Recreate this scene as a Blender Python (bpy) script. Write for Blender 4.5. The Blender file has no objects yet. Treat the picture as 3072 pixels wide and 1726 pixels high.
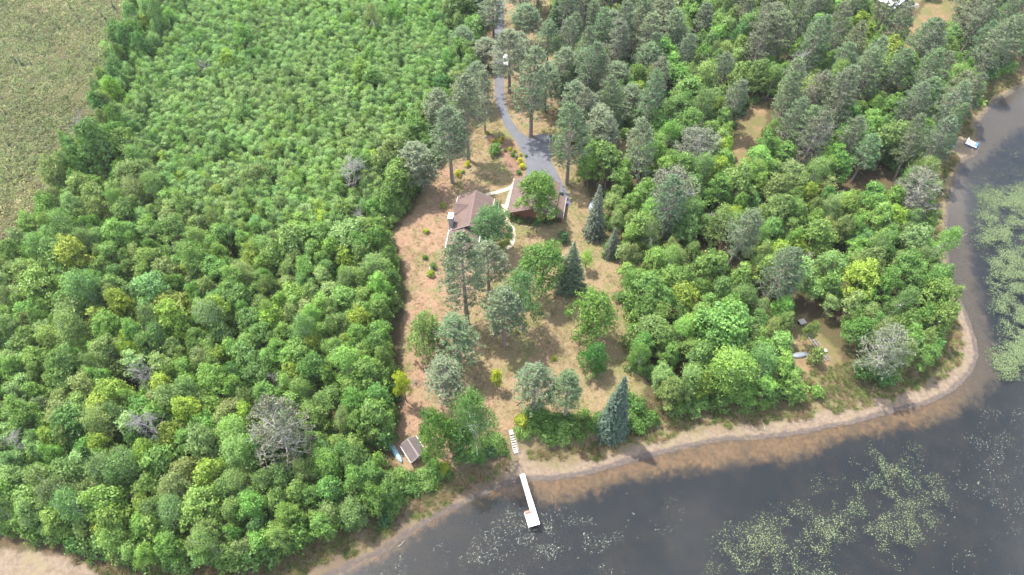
import bpy, bmesh, math, random
import numpy as np
from mathutils import Vector, Matrix

# ------------------------------------------------------------------ camera, sky, sun, exposure
sc = bpy.context.scene
COL = sc.collection
W, H, F = 3072, 1726, 2048.0
CAMH, PITCH = 120.0, math.radians(52.0)
cam_d = bpy.data.cameras.new('camera'); cam = bpy.data.objects.new('camera', cam_d); COL.objects.link(cam)
cam.location = (0, 0, CAMH); cam.rotation_euler = (math.radians(90) - PITCH, 0, 0)
cam_d.sensor_width = 36; cam_d.lens = 24; cam_d.clip_start = 1; cam_d.clip_end = 6000
sc.camera = cam
SUN_EL = math.radians(65); SHADOW = Vector((0.79, -0.61, 0)).normalized()      # where shadows fall
sun_dir = Vector((-SHADOW.x * math.cos(SUN_EL), -SHADOW.y * math.cos(SUN_EL), math.sin(SUN_EL)))
ld = bpy.data.lights.new('sun', 'SUN'); ld.energy = 4.0; ld.angle = math.radians(0.8); ld.color = (1, .955, .88)
sun = bpy.data.objects.new('sun', ld); COL.objects.link(sun); sun.location = (-60, 60, 150)
sun.rotation_euler = sun_dir.to_track_quat('Z', 'Y').to_euler()
world = bpy.data.worlds.new('World'); sc.world = world; world.use_nodes = True
wt = world.node_tree; wt.nodes.clear()
wo = wt.nodes.new('ShaderNodeOutputWorld'); bg = wt.nodes.new('ShaderNodeBackground')
sky = wt.nodes.new('ShaderNodeTexSky'); sky.sky_type = 'NISHITA'; sky.sun_disc = False
sky.sun_elevation = SUN_EL; sky.sun_rotation = math.atan2(sun_dir.x, sun_dir.y)
sky.air_density = 1.3; sky.dust_density = 2.0; sky.ozone_density = 1.0
# broken fair-weather cloud all over the sky
tc = wt.nodes.new('ShaderNodeTexCoord'); sep = wt.nodes.new('ShaderNodeSeparateXYZ')
wt.links.new(tc.outputs['Generated'], sep.inputs[0])
mz = wt.nodes.new('ShaderNodeMath'); mz.operation = 'MAXIMUM'; mz.inputs[1].default_value = .08
wt.links.new(sep.outputs['Z'], mz.inputs[0])
dv = wt.nodes.new('ShaderNodeVectorMath'); dv.operation = 'DIVIDE'
cmb = wt.nodes.new('ShaderNodeCombineXYZ')
for k in range(3): wt.links.new(mz.outputs[0], cmb.inputs[k])
wt.links.new(tc.outputs['Generated'], dv.inputs[0]); wt.links.new(cmb.outputs[0], dv.inputs[1])
cn = wt.nodes.new('ShaderNodeTexNoise'); cn.inputs['Scale'].default_value = 2.3; cn.inputs['Detail'].default_value = 6
cn.inputs['Roughness'].default_value = .55
wt.links.new(dv.outputs[0], cn.inputs['Vector'])
cr = wt.nodes.new('ShaderNodeMapRange'); cr.inputs['From Min'].default_value = .48; cr.inputs['From Max'].default_value = .66
cr.inputs['To Max'].default_value = .8
wt.links.new(cn.outputs['Fac'], cr.inputs['Value'])
mx = wt.nodes.new('ShaderNodeMix'); mx.data_type = 'RGBA'
wt.links.new(cr.outputs[0], mx.inputs['Factor']); wt.links.new(sky.outputs[0], mx.inputs['A'])
mx.inputs['B'].default_value = (15.0, 15.4, 16.2, 1)
wt.links.new(mx.outputs['Result'], bg.inputs['Color']); wt.links.new(bg.outputs[0], wo.inputs[0])
bg.inputs['Strength'].default_value = .15
vs = sc.view_settings; vs.view_transform = 'Standard'; vs.look = 'None'; vs.gamma = 1; vs.use_curve_mapping = False
vs.exposure = 1.68
sc.render.engine = 'CYCLES'
cy = sc.cycles; cy.use_denoising = True; cy.denoising_prefilter = 'ACCURATE'; cy.max_bounces = 6; cy.diffuse_bounces = 3; cy.glossy_bounces = 2; cy.transmission_bounces = 4; cy.transparent_max_bounces = 8
cy.caustics_reflective = False; cy.caustics_refractive = False

# ------------------------------------------------------------------ helpers
rng = np.random.default_rng(7); random.seed(7)
_f = np.array([0, math.cos(PITCH), -math.sin(PITCH)]); _u = np.array([0, math.sin(PITCH), math.cos(PITCH)]); _c = np.array([0, 0, CAMH])
def G(x, y, z=2.0):
    d = np.array([1., 0, 0]) * (x - W / 2) / F - _u * (y - H / 2) / F + _f
    return _c + d * ((z - CAMH) / d[2])
def PX(p):
    v = np.asarray(p, float) - _c; zz = v @ _f
    return W / 2 + F * v[..., 0] / zz, H / 2 - F * (v @ _u) / zz, zz
K = 3072 / 2576.0
def GD(pts, z=2.0): return np.array([G(a * K, b * K, z)[:2] for a, b in pts])
def tree_height(bx, by, ty, z0=2.0):
    b = G(bx, by, z0); lo, hi = 0, 60
    for _ in range(40):
        m = (lo + hi) / 2
        if PX(b + [0, 0, m])[1] > ty: lo = m
        else: hi = m
    return b, lo
def sd(P, poly):
    P = np.asarray(P, float); poly = np.asarray(poly, float)
    best = np.full(len(P), 1e18); ins = np.zeros(len(P), bool)
    x, y = P[:, 0], P[:, 1]
    for i in range(len(poly)):
        a, b = poly[i], poly[(i + 1) % len(poly)]; e = b - a
        t = np.clip(((x - a[0]) * e[0] + (y - a[1]) * e[1]) / max(e @ e, 1e-9), 0, 1)
        best = np.minimum(best, (x - a[0] - t * e[0]) ** 2 + (y - a[1] - t * e[1]) ** 2)
        c = (a[1] > y) != (b[1] > y)
        ins ^= c & (x < (b[0] - a[0]) * (y - a[1]) / (b[1] - a[1] + 1e-12) + a[0])
    d = np.sqrt(best); return np.where(ins, d, -d)
def vnoise(x, y, s, seed=0):
    r = np.random.default_rng(seed); T = r.random((64, 64)); X, Y = np.asarray(x) / s, np.asarray(y) / s
    i, j = np.floor(X).astype(int), np.floor(Y).astype(int); u, v = X - i, Y - j; u = u * u * (3 - 2 * u); v = v * v * (3 - 2 * v)
    g = lambda a, b: T[a % 64, b % 64]
    return (g(i, j) * (1 - u) + g(i + 1, j) * u) * (1 - v) + (g(i, j + 1) * (1 - u) + g(i + 1, j + 1) * u) * v
def ss(a, b, x): t = np.clip((x - a) / (b - a), 0, 1); return t * t * (3 - 2 * t)

def tag(o, label=None, cat=None, group=None, kind=None):
    if label: o['label'] = label
    if cat: o['category'] = cat
    if group: o['group'] = group
    if kind: o['kind'] = kind
    return o
def empty(name, loc=(0, 0, 0), rz=0, label=None, cat=None, group=None):
    o = bpy.data.objects.new(name, None); COL.objects.link(o); o.location = loc; o.rotation_euler = (0, 0, rz); o.empty_display_size = .3
    return tag(o, label, cat, group)
def npmesh(name, V, Fc, mats=(), smooth=False, midx=None, attrs=None):
    """V (n,3); Fc list of equal-length index arrays (m,k) or a list of those"""
    me = bpy.data.meshes.new(name)
    blocks = Fc if isinstance(Fc, list) else [Fc]
    V = np.asarray(V, np.float32); me.vertices.add(len(V)); me.vertices.foreach_set('co', V.ravel())
    tot = np.concatenate([np.full(len(b), b.shape[1], np.int32) for b in blocks]); idx = np.concatenate([b.ravel() for b in blocks]).astype(np.int32)
    me.loops.add(len(idx)); me.loops.foreach_set('vertex_index', idx)
    st = np.zeros(len(tot), np.int32); st[1:] = np.cumsum(tot)[:-1]
    me.polygons.add(len(tot)); me.polygons.foreach_set('loop_start', st); me.polygons.foreach_set('loop_total', tot)
    if midx is not None: me.polygons.foreach_set('material_index', np.asarray(midx, np.int32))
    for m in mats: me.materials.append(m)
    me.polygons.foreach_set('use_smooth', np.full(len(tot), bool(smooth)))
    for k, (dom, arr) in (attrs or {}).items():
        a = me.attributes.new(k, 'FLOAT', dom); a.data.foreach_set('value', np.asarray(arr, np.float32))
    me.update(calc_edges=True); me.validate()
    return me
def link(name, me, parent=None, loc=(0, 0, 0), rz=0):
    o = bpy.data.objects.new(name, me); COL.objects.link(o); o.location = loc; o.rotation_euler = (0, 0, rz); o.parent = parent
    return o
class MB:
    """collects simple solids into one mesh"""
    def __init__(s): s.v = []; s.f = []
    def add(s, vs, fs):
        n = len(s.v); s.v += [tuple(v) for v in vs]; s.f += [tuple(i + n for i in f) for f in fs]; return s
    def box(s, x0, x1, y0, y1, z0, z1):
        return s.add([(x0, y0, z0), (x1, y0, z0), (x1, y1, z0), (x0, y1, z0), (x0, y0, z1), (x1, y0, z1), (x1, y1, z1), (x0, y1, z1)],
                     [(0, 3, 2, 1), (4, 5, 6, 7), (0, 1, 5, 4), (1, 2, 6, 5), (2, 3, 7, 6), (3, 0, 4, 7)])
    def bar(s, a, b, r, n=6, r2=None):
        a, b = Vector(a), Vector(b); d = (b - a).normalized(); q = d.to_track_quat('Z', 'Y'); r2 = r if r2 is None else r2
        vs = [a + q @ Vector((r * math.cos(k * 2 * math.pi / n), r * math.sin(k * 2 * math.pi / n), 0)) for k in range(n)]
        vs += [b + q @ Vector((r2 * math.cos(k * 2 * math.pi / n), r2 * math.sin(k * 2 * math.pi / n), 0)) for k in range(n)]
        return s.add(vs, [(k, (k + 1) % n, n + (k + 1) % n, n + k) for k in range(n)] + [tuple(range(n))[::-1], tuple(range(n, 2 * n))])
    def slab(s, quad, t):
        """thick sheet under a quad (upper face given counter-clockwise)"""
        q = [Vector(p) for p in quad]; n = (q[1] - q[0]).cross(q[2] - q[0]).normalized(); lo = [p - n * t for p in q]; m = len(q)
        return s.add(q + lo, [tuple(range(m)), tuple(range(m, 2 * m))[::-1]] + [(k, m + k, m + (k + 1) % m, (k + 1) % m) for k in range(m)])
    def mesh(s, name, mat, bevel=0, smooth=False):
        me = bpy.data.meshes.new(name); me.from_pydata(s.v, [], s.f); me.materials.append(mat)
        if bevel:
            bm = bmesh.new(); bm.from_mesh(me); bmesh.ops.bevel(bm, geom=bm.edges[:], offset=bevel, segments=1, affect='EDGES'); bm.to_mesh(me); bm.free()
        if smooth: me.polygons.foreach_set('use_smooth', [True] * len(me.polygons))
        me.update(); return me
    def obj(s, name, mat, parent=None, loc=(0, 0, 0), rz=0, bevel=0, smooth=False): return link(name, s.mesh(name, mat, bevel, smooth), parent, loc, rz)

# ------------------------------------------------------------------ materials
def newmat(name):
    m = bpy.data.materials.new(name); m.use_nodes = True; nt = m.node_tree; nt.nodes.clear()
    o = nt.nodes.new('ShaderNodeOutputMaterial'); return m, nt, o
def nd(nt, t, **kw):
    n = nt.nodes.new(t)
    for k, v in kw.items():
        k = k.replace('_', ' ') if k.replace('_', ' ') in n.inputs else k
        if k in n.inputs:
            if isinstance(v, bpy.types.NodeSocket): nt.links.new(v, n.inputs[k])
            else: n.inputs[k].default_value = v
        else: setattr(n, k, v)
    return n
def mth(nt, op, a, b=0.0, clamp=False):
    n = nt.nodes.new('ShaderNodeMath'); n.operation = op; n.use_clamp = clamp
    for i, v in enumerate((a, b)):
        if isinstance(v, bpy.types.NodeSocket): nt.links.new(v, n.inputs[i])
        else: n.inputs[i].default_value = v
    return n.outputs[0]
def mixc(nt, f, a, b, blend='MIX'):
    n = nt.nodes.new('ShaderNodeMix'); n.data_type = 'RGBA'; n.blend_type = blend
    for k, v in (('Factor', f), ('A', a), ('B', b)):
        s = n.inputs[k] if k == 'Factor' else [i for i in n.inputs if i.name == k and i.type == 'RGBA'][0]
        if isinstance(v, bpy.types.NodeSocket): nt.links.new(v, s)
        else: s.default_value = v if k == 'Factor' else (*v, 1)[:4]
    return [o for o in n.outputs if o.type == 'RGBA'][0]
def ramp(nt, v, a, b, to0=0., to1=1.):
    n = nd(nt, 'ShaderNodeMapRange', interpolation_type='SMOOTHSTEP'); nt.links.new(v, n.inputs['Value'])
    n.inputs['From Min'].default_value = a; n.inputs['From Max'].default_value = b; n.inputs['To Min'].default_value = to0; n.inputs['To Max'].default_value = to1
    return n.outputs[0]
def noise(nt, scale, detail=4, rough=.55, vec=None, dist=0.):
    n = nd(nt, 'ShaderNodeTexNoise', Scale=scale, Detail=detail, Roughness=rough, Distortion=dist)
    if vec is not None: nt.links.new(vec, n.inputs['Vector'])
    return n.outputs['Fac']
def plain(name, col, rough=.7, var=.25, scale=3., metal=0., bump=0., spec=.3):
    m, nt, o = newmat(name); p = nd(nt, 'ShaderNodeBsdfPrincipled', Roughness=rough, Metallic=metal)
    p.inputs['Specular IOR Level'].default_value = spec
    tcn = nd(nt, 'ShaderNodeTexCoord').outputs['Object']
    n1 = noise(nt, scale, 5, .6, tcn); n2 = noise(nt, scale * 6, 3, .6, tcn)
    f = mth(nt, 'ADD', mth(nt, 'MULTIPLY', n1, .6), mth(nt, 'MULTIPLY', n2, .4))
    c = mixc(nt, ramp(nt, f, .3, .7), tuple(x * (1 - var) for x in col), tuple(min(1, x * (1 + var)) for x in col))
    nt.links.new(c, p.inputs['Base Color'])
    if bump:
        b = nd(nt, 'ShaderNodeBump', Strength=.6, Distance=bump); nt.links.new(n2, b.inputs['Height']); nt.links.new(b.outputs[0], p.inputs['Normal'])
    nt.links.new(p.outputs[0], o.inputs[0]); return m
def leafmat(name, trans=.3, spread=.35, hue=.022, rough=.55, mass=False):
    """colour comes from the plant (object colour), varied leaf by leaf and plant by plant"""
    m, nt, o = newmat(name)
    oi = nd(nt, 'ShaderNodeObjectInfo'); at = nd(nt, 'ShaderNodeAttribute', attribute_name='tone')
    hsv = nd(nt, 'ShaderNodeHueSaturation')
    nt.links.new(nd(nt, 'ShaderNodeAttribute', attribute_name='tint', attribute_type='INSTANCER').outputs['Color'] if mass else oi.outputs['Color'], hsv.inputs['Color'])
    h = mth(nt, 'ADD', .5 - hue / 2, mth(nt, 'MULTIPLY', oi.outputs['Random'], hue))
    nt.links.new(mth(nt, 'ADD', h, mth(nt, 'MULTIPLY', mth(nt, 'SUBTRACT', at.outputs['Fac'], .5), -hue)), hsv.inputs['Hue'])
    hsv.inputs['Saturation'].default_value = 1.06
    nt.links.new(mth(nt, 'ADD', 1 - spread, mth(nt, 'MULTIPLY', at.outputs['Fac'], 2 * spread)), hsv.inputs['Value'])
    d = nd(nt, 'ShaderNodeBsdfPrincipled', Roughness=rough); d.inputs['Specular IOR Level'].default_value = .35
    t = nd(nt, 'ShaderNodeBsdfTranslucent'); mxs = nd(nt, 'ShaderNodeMixShader', Fac=trans)
    nt.links.new(hsv.outputs[0], d.inputs['Base Color'])
    nt.links.new(mixc(nt, 1.0, hsv.outputs[0], (1.1, 1.2, .65), 'MULTIPLY'), t.inputs['Color'])
    nt.links.new(d.outputs[0], mxs.inputs[1]); nt.links.new(t.outputs[0], mxs.inputs[2]); nt.links.new(mxs.outputs[0], o.inputs[0]); return m
M = {}
for _s, _m in (('', False), ('_mass', True)):
    M['leaf' + _s] = leafmat('leaf' + _s, .38, .35, .02, .55, _m); M['needle' + _s] = leafmat('needle' + _s, .18, .38, .012, .6, _m); M['straw' + _s] = leafmat('straw' + _s, .2, .3, .02, .7, _m)
M['bark'] = plain('bark', (.16, .125, .10), .9, .35, 4, bump=.03)
M['pine_bark'] = plain('pine_bark', (.21, .165, .145), .9, .3, 3, bump=.03)
M['grey_wood'] = plain('grey_wood', (.20, .188, .178), .9, .25, 5)
M['pale_twig'] = plain('pale_twig', (.27, .25, .225), .9, .25, 5)
M['birch_bark'] = plain('birch_bark', (.46, .45, .42), .7, .25, 6)
M['asphalt'] = plain('asphalt', (0.0764, 0.078, 0.0874), .85, .16, .5, bump=.01)
M['path'] = plain('path', (0.39, 0.32, 0.234), .85, .18, 1.5, bump=.01)
M['wall_brown'] = plain('wall_brown', (0.156, 0.0686, 0.0429), .8, .12, 1.2)
M['wall_tan'] = plain('wall_tan', (0.172, 0.113, 0.0702), .8, .12, 1.2)
M['wall_grey'] = plain('wall_grey', (0.203, 0.211, 0.203), .8, .1, 1)
M['trim'] = plain('trim', (0.34, 0.31, 0.285), .6, .06, 2)
M['dark_trim'] = plain('dark_trim', (0.0858, 0.0468, 0.0351), .6, .1, 2)
M['white'] = plain('white', (0.78, 0.78, 0.76), .5, .04, 2)
M['stone'] = plain('stone', (0.265, 0.257, 0.257), .9, .3, 2.5, bump=.04)
M['soot'] = plain('soot', (0.0156, 0.0156, 0.0156), .9, .1)
M['wood_grey'] = plain('wood_grey', (0.312, 0.273, 0.226), .85, .2, 4)
M['wood_red'] = plain('wood_red', (0.187, 0.0936, 0.0624), .8, .2, 4)
M['deck'] = plain('deck', (0.8, 0.79, 0.76), .6, .06, 1.5)
M['metal'] = plain('metal', (0.28, 0.29, 0.305), .4, .12, 3, metal=.6)
M['alu'] = plain('alu', (0.19, 0.205, 0.22), .4, .12, 2, metal=.4)
M['canoe'] = plain('canoe', (0.156, 0.281, 0.328), .4, .12, 2)
M['blue'] = plain('blue', (0.0468, 0.156, 0.328), .4, .1, 2)
M['tarp'] = plain('tarp', (.17, .21, .25), .5, .15, 2)
M['tyre'] = plain('tyre', (0.0156, 0.0156, 0.0156), .9, .2)
M['rock'] = plain('rock', (0.172, 0.156, 0.148), .9, .3, 1.5, bump=.05)
M['soil'] = plain('soil', (0.133, 0.078, 0.0507), .95, .3, 1.2, bump=.04)
M['pot'] = plain('pot', (0.562, 0.562, 0.562), .5, .05)
M['plank_log'] = plain('plank_log', (0.328, 0.281, 0.234), .85, .25, 4)
def glassmat():
    m, nt, o = newmat('glass'); p = nd(nt, 'ShaderNodeBsdfPrincipled', Roughness=.05); p.inputs['Base Color'].default_value = (.015, .018, .02, 1)
    nt.links.new(p.outputs[0], o.inputs[0]); return m
M['glass'] = glassmat()
def paint(name, c):
    m, nt, o = newmat(name); p = nd(nt, 'ShaderNodeBsdfPrincipled', Roughness=.3); p.inputs['Base Color'].default_value = (*c, 1); p.inputs['Coat Weight'].default_value = .5
    nt.links.new(p.outputs[0], o.inputs[0]); return m
M['car_white'] = paint('car_white', (.75, .75, .75)); M['car_silver'] = paint('car_silver', (.45, .47, .5))
def shingles(name, col, rows=4.5):
    m, nt, o = newmat(name); p = nd(nt, 'ShaderNodeBsdfPrincipled', Roughness=.9); v = nd(nt, 'ShaderNodeTexCoord').outputs['Object']
    br = nd(nt, 'ShaderNodeTexBrick', Scale=rows); nt.links.new(v, br.inputs['Vector'])
    br.inputs['Mortar Size'].default_value = .03; br.inputs['Color1'].default_value = (.9, .9, .9, 1); br.inputs['Color2'].default_value = (1.1, 1.08, 1.05, 1); br.inputs['Mortar'].default_value = (.7, .7, .7, 1)
    n1 = noise(nt, .7, 4, .6, v); n2 = noise(nt, 14, 3, .7, v)
    c = mixc(nt, ramp(nt, n1, .3, .7), tuple(x * .88 for x in col), tuple(x * 1.12 for x in col))
    c = mixc(nt, ramp(nt, n2, .25, .75), mixc(nt, 1., c, (.8, .8, .8), 'MULTIPLY'), mixc(nt, 1., c, (1.2, 1.2, 1.2), 'MULTIPLY'))
    c = mixc(nt, .6, c, mixc(nt, 1., c, br.outputs['Color'], 'MULTIPLY'))
    nt.links.new(c, p.inputs['Base Color']); nt.links.new(p.outputs[0], o.inputs[0]); return m
M['roof'] = shingles('roof', (.094, .061, .052)); M['shed_roof'] = shingles('shed_roof', (.07, .055, .053), 5)
M['metal_roof'] = plain('metal_roof', (.62, .68, .66), .4, .05, 1)

# ------------------------------------------------------------------ land: outlines from the photograph, laid on the ground
shore_line = GD([(-700, 1850), (0, 1640), (600, 1530), (850, 1447), (900, 1420), (960, 1392), (1030, 1345), (1080, 1312), (1130, 1288), (1180, 1262), (1230, 1240), (1270, 1220), (1300, 1213), (1340, 1210),
  (1400, 1207), (1480, 1195), (1560, 1172), (1640, 1148), (1700, 1135), (1760, 1120), (1820, 1110), (1900, 1106), (1960, 1100), (2030, 1090), (2080, 1078), (2140, 1068), (2200, 1052), (2270, 1032), (2340, 1016),
  (2400, 985), (2445, 940), (2462, 895), (2455, 850), (2436, 795), (2412, 740), (2395, 690), (2383, 630), (2383, 560), (2393, 490), (2410, 440), (2425, 405), (2455, 392), (2466, 365), (2462, 310), (2500, 262), (2550, 232), (2640, 190), (2900, 90)], 0.0)
lake_poly = np.vstack([shore_line, [(420, 330), (900, 330), (900, -600), (-900, -600), (-900, shore_line[0][1])]])
deep_line = GD([(-700, 1870), (0, 1660), (610, 1545), (860, 1452), (970, 1400), (1085, 1322), (1190, 1268), (1255, 1243), (1340, 1268), (1430, 1262), (1500, 1240), (1560, 1215), (1650, 1200), (1800, 1180), (1900, 1160), (1960, 1160), (2050, 1135),
  (2130, 1105), (2250, 1085), (2330, 1068), (2400, 1050), (2460, 1010), (2520, 960), (2535, 900), (2500, 850), (2480, 780), (2465, 700), (2450, 620), (2445, 560), (2440, 490), (2440, 430), (2490, 400), (2560, 330), (2640, 280), (2900, 190)], 0.0)
deep_poly = np.vstack([deep_line, [(420, 300), (900, 300), (900, -600), (-900, -600), (-900, deep_line[0][1])]])
bog_poly = np.vstack([GD([(470, -60), (385, 60), (318, 150), (297, 240), (280, 330), (240, 385), (190, 460), (135, 540), (80, 625), (35, 700), (-20, 800), (-200, 960)], 2), [(-420, 90), (-420, 300), (-80, 300)]])
lawn_poly = GD([(1000, 1190), (985, 1120), (1005, 1060), (1012, 960), (1006, 860), (1018, 780), (1030, 735), (1012, 650), (985, 585), (1045, 530), (1062, 480), (1085, 430), (1140, 390), (1190, 340), (1220, 280), (1238, 200), (1235, 60), (1230, -60),
  (1400, -60), (1395, 100), (1400, 200), (1405, 300), (1440, 400), (1480, 500), (1525, 580), (1565, 660), (1600, 760), (1625, 860), (1625, 960), (1600, 1050), (1480, 1120), (1300, 1140), (1240, 1170), (1080, 1200)], 2)
gap_polys = [GD(p, 2) for p in (
  [(2045, 820), (2110, 885), (2140, 960), (2060, 975), (1990, 915), (1985, 865), (2000, 800), (2030, 790)],
  [(1875, 275), (1930, 255), (1925, 330), (1885, 420), (1835, 485), (1812, 420), (1850, 330)],
  [(2400, -60), (2450, -40), (2440, 20), (2340, 85), (2300, 165), (2262, 160), (2285, 70), (2330, 10)],
  [(1565, 345), (1625, 355), (1612, 405), (1560, 400)], [(2060, 620), (2110, 630), (2110, 690), (2065, 680)],
  [(2000, -60), (2060, -60), (2040, 45), (1990, 55)], [(1345, -60), (1392, -60), (1392, 110), (1350, 165), (1322, 130)], [(2180, -60), (2320, -60), (2310, 25), (2190, 30)])]
left_wood = GD([(450, -70), (365, 90), (308, 160), (288, 245), (268, 330), (232, 385), (188, 455), (133, 540), (78, 620), (35, 690), (-30, 790), (-160, 1300), (0, 1345), (120, 1368), (250, 1400), (400, 1440), (560, 1445), (700, 1410), (850, 1365), (960, 1305), (1010, 1270),
  (985, 1190), (980, 1110), (1000, 1010), (990, 900), (1000, 800), (1015, 740), (1000, 660), (975, 600), (1020, 545), (1055, 500), (1075, 440), (1100, 400), (1150, 330), (1190, 250), (1210, 150), (1215, -70)], 2)
aspen_zone = GD([(470, -80), (1130, -80), (1120, 150), (1070, 300), (980, 400), (950, 500), (900, 570), (760, 610), (600, 580), (490, 540), (380, 430), (320, 340), (300, 260), (345, 160), (420, 70)], 7)
right_wood = np.vstack([GD([(1325, -70), (2750, -70), (2750, 110), (2570, 205), (2500, 245), (2440, 300), (2400, 345), (2375, 400), (2385, 470), (2350, 560), (2340, 640), (2365, 720), (2385, 800), (2350, 880), (2330, 920), (2270, 965), (2180, 960), (2115, 900),
  (2060, 940), (2060, 990), (1980, 1015), (1880, 1045), (1780, 1050), (1650, 1040), (1575, 970), (1570, 880), (1590, 835), (1560, 765), (1540, 690), (1500, 600), (1465, 530), (1450, 440), (1425, 330), (1410, 200)], 2)])
garden_poly = GD([(1225, 335), (1290, 360), (1312, 400), (1316, 440), (1300, 470), (1290, 440), (1265, 400), (1225, 365)], 2)
def shore_at(P): return -sd(P, lake_poly)
def terrain_z(s, x=None, y=None):
    z = np.where(s > 0, .06 + .42 * ss(0, 5.5, s) + 1.52 * ss(5.2, 9.8, s), -np.minimum(2.5, .06 - .17 * s))
    return z
def land_z(x, y): return float(terrain_z(shore_at(np.array([[x, y]])))[0])
def GP(px, py):
    z = 2.0
    for _ in range(12):
        p = G(px, py, z); z = .5 * z + .5 * max(land_z(p[0], p[1]), 0)
    p[2] = z; return p

def axis(lo, hi, st, far):
    a = list(np.arange(lo, hi + .01, st)); d = st; x = a[-1]
    while x < far: d *= 1.35; x += d; a.append(x)
    d = st; x = a[0]; b = []
    while x > -far: d *= 1.35; x -= d; b.append(x)
    return np.array(b[::-1] + a)
gx = axis(-182, 182, .62, 2500); gy = axis(22, 232, .62, 2500)
XX, YY = np.meshgrid(gx, gy); PP = np.c_[XX.ravel(), YY.ravel()]
s_sh = shore_at(PP); s_bog = sd(PP, bog_poly); s_lawn = sd(PP, lawn_poly); s_gap = np.max([sd(PP, g) for g in gap_polys], axis=0); s_deep = sd(PP, deep_poly)
ZZ = terrain_z(s_sh)
wooded = ss(2, 6, -s_lawn) * ss(12, 20, s_sh)
ZZ = ZZ + wooded * (.5 * (vnoise(PP[:, 0], PP[:, 1], 9, 3) - .5) + .25 * (vnoise(PP[:, 0], PP[:, 1], 2.5, 4) - .5))
ZZ = ZZ + ss(-.5, 3, s_bog) * (.25 * (vnoise(PP[:, 0], PP[:, 1], 1.4, 5)) - .35)
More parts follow.
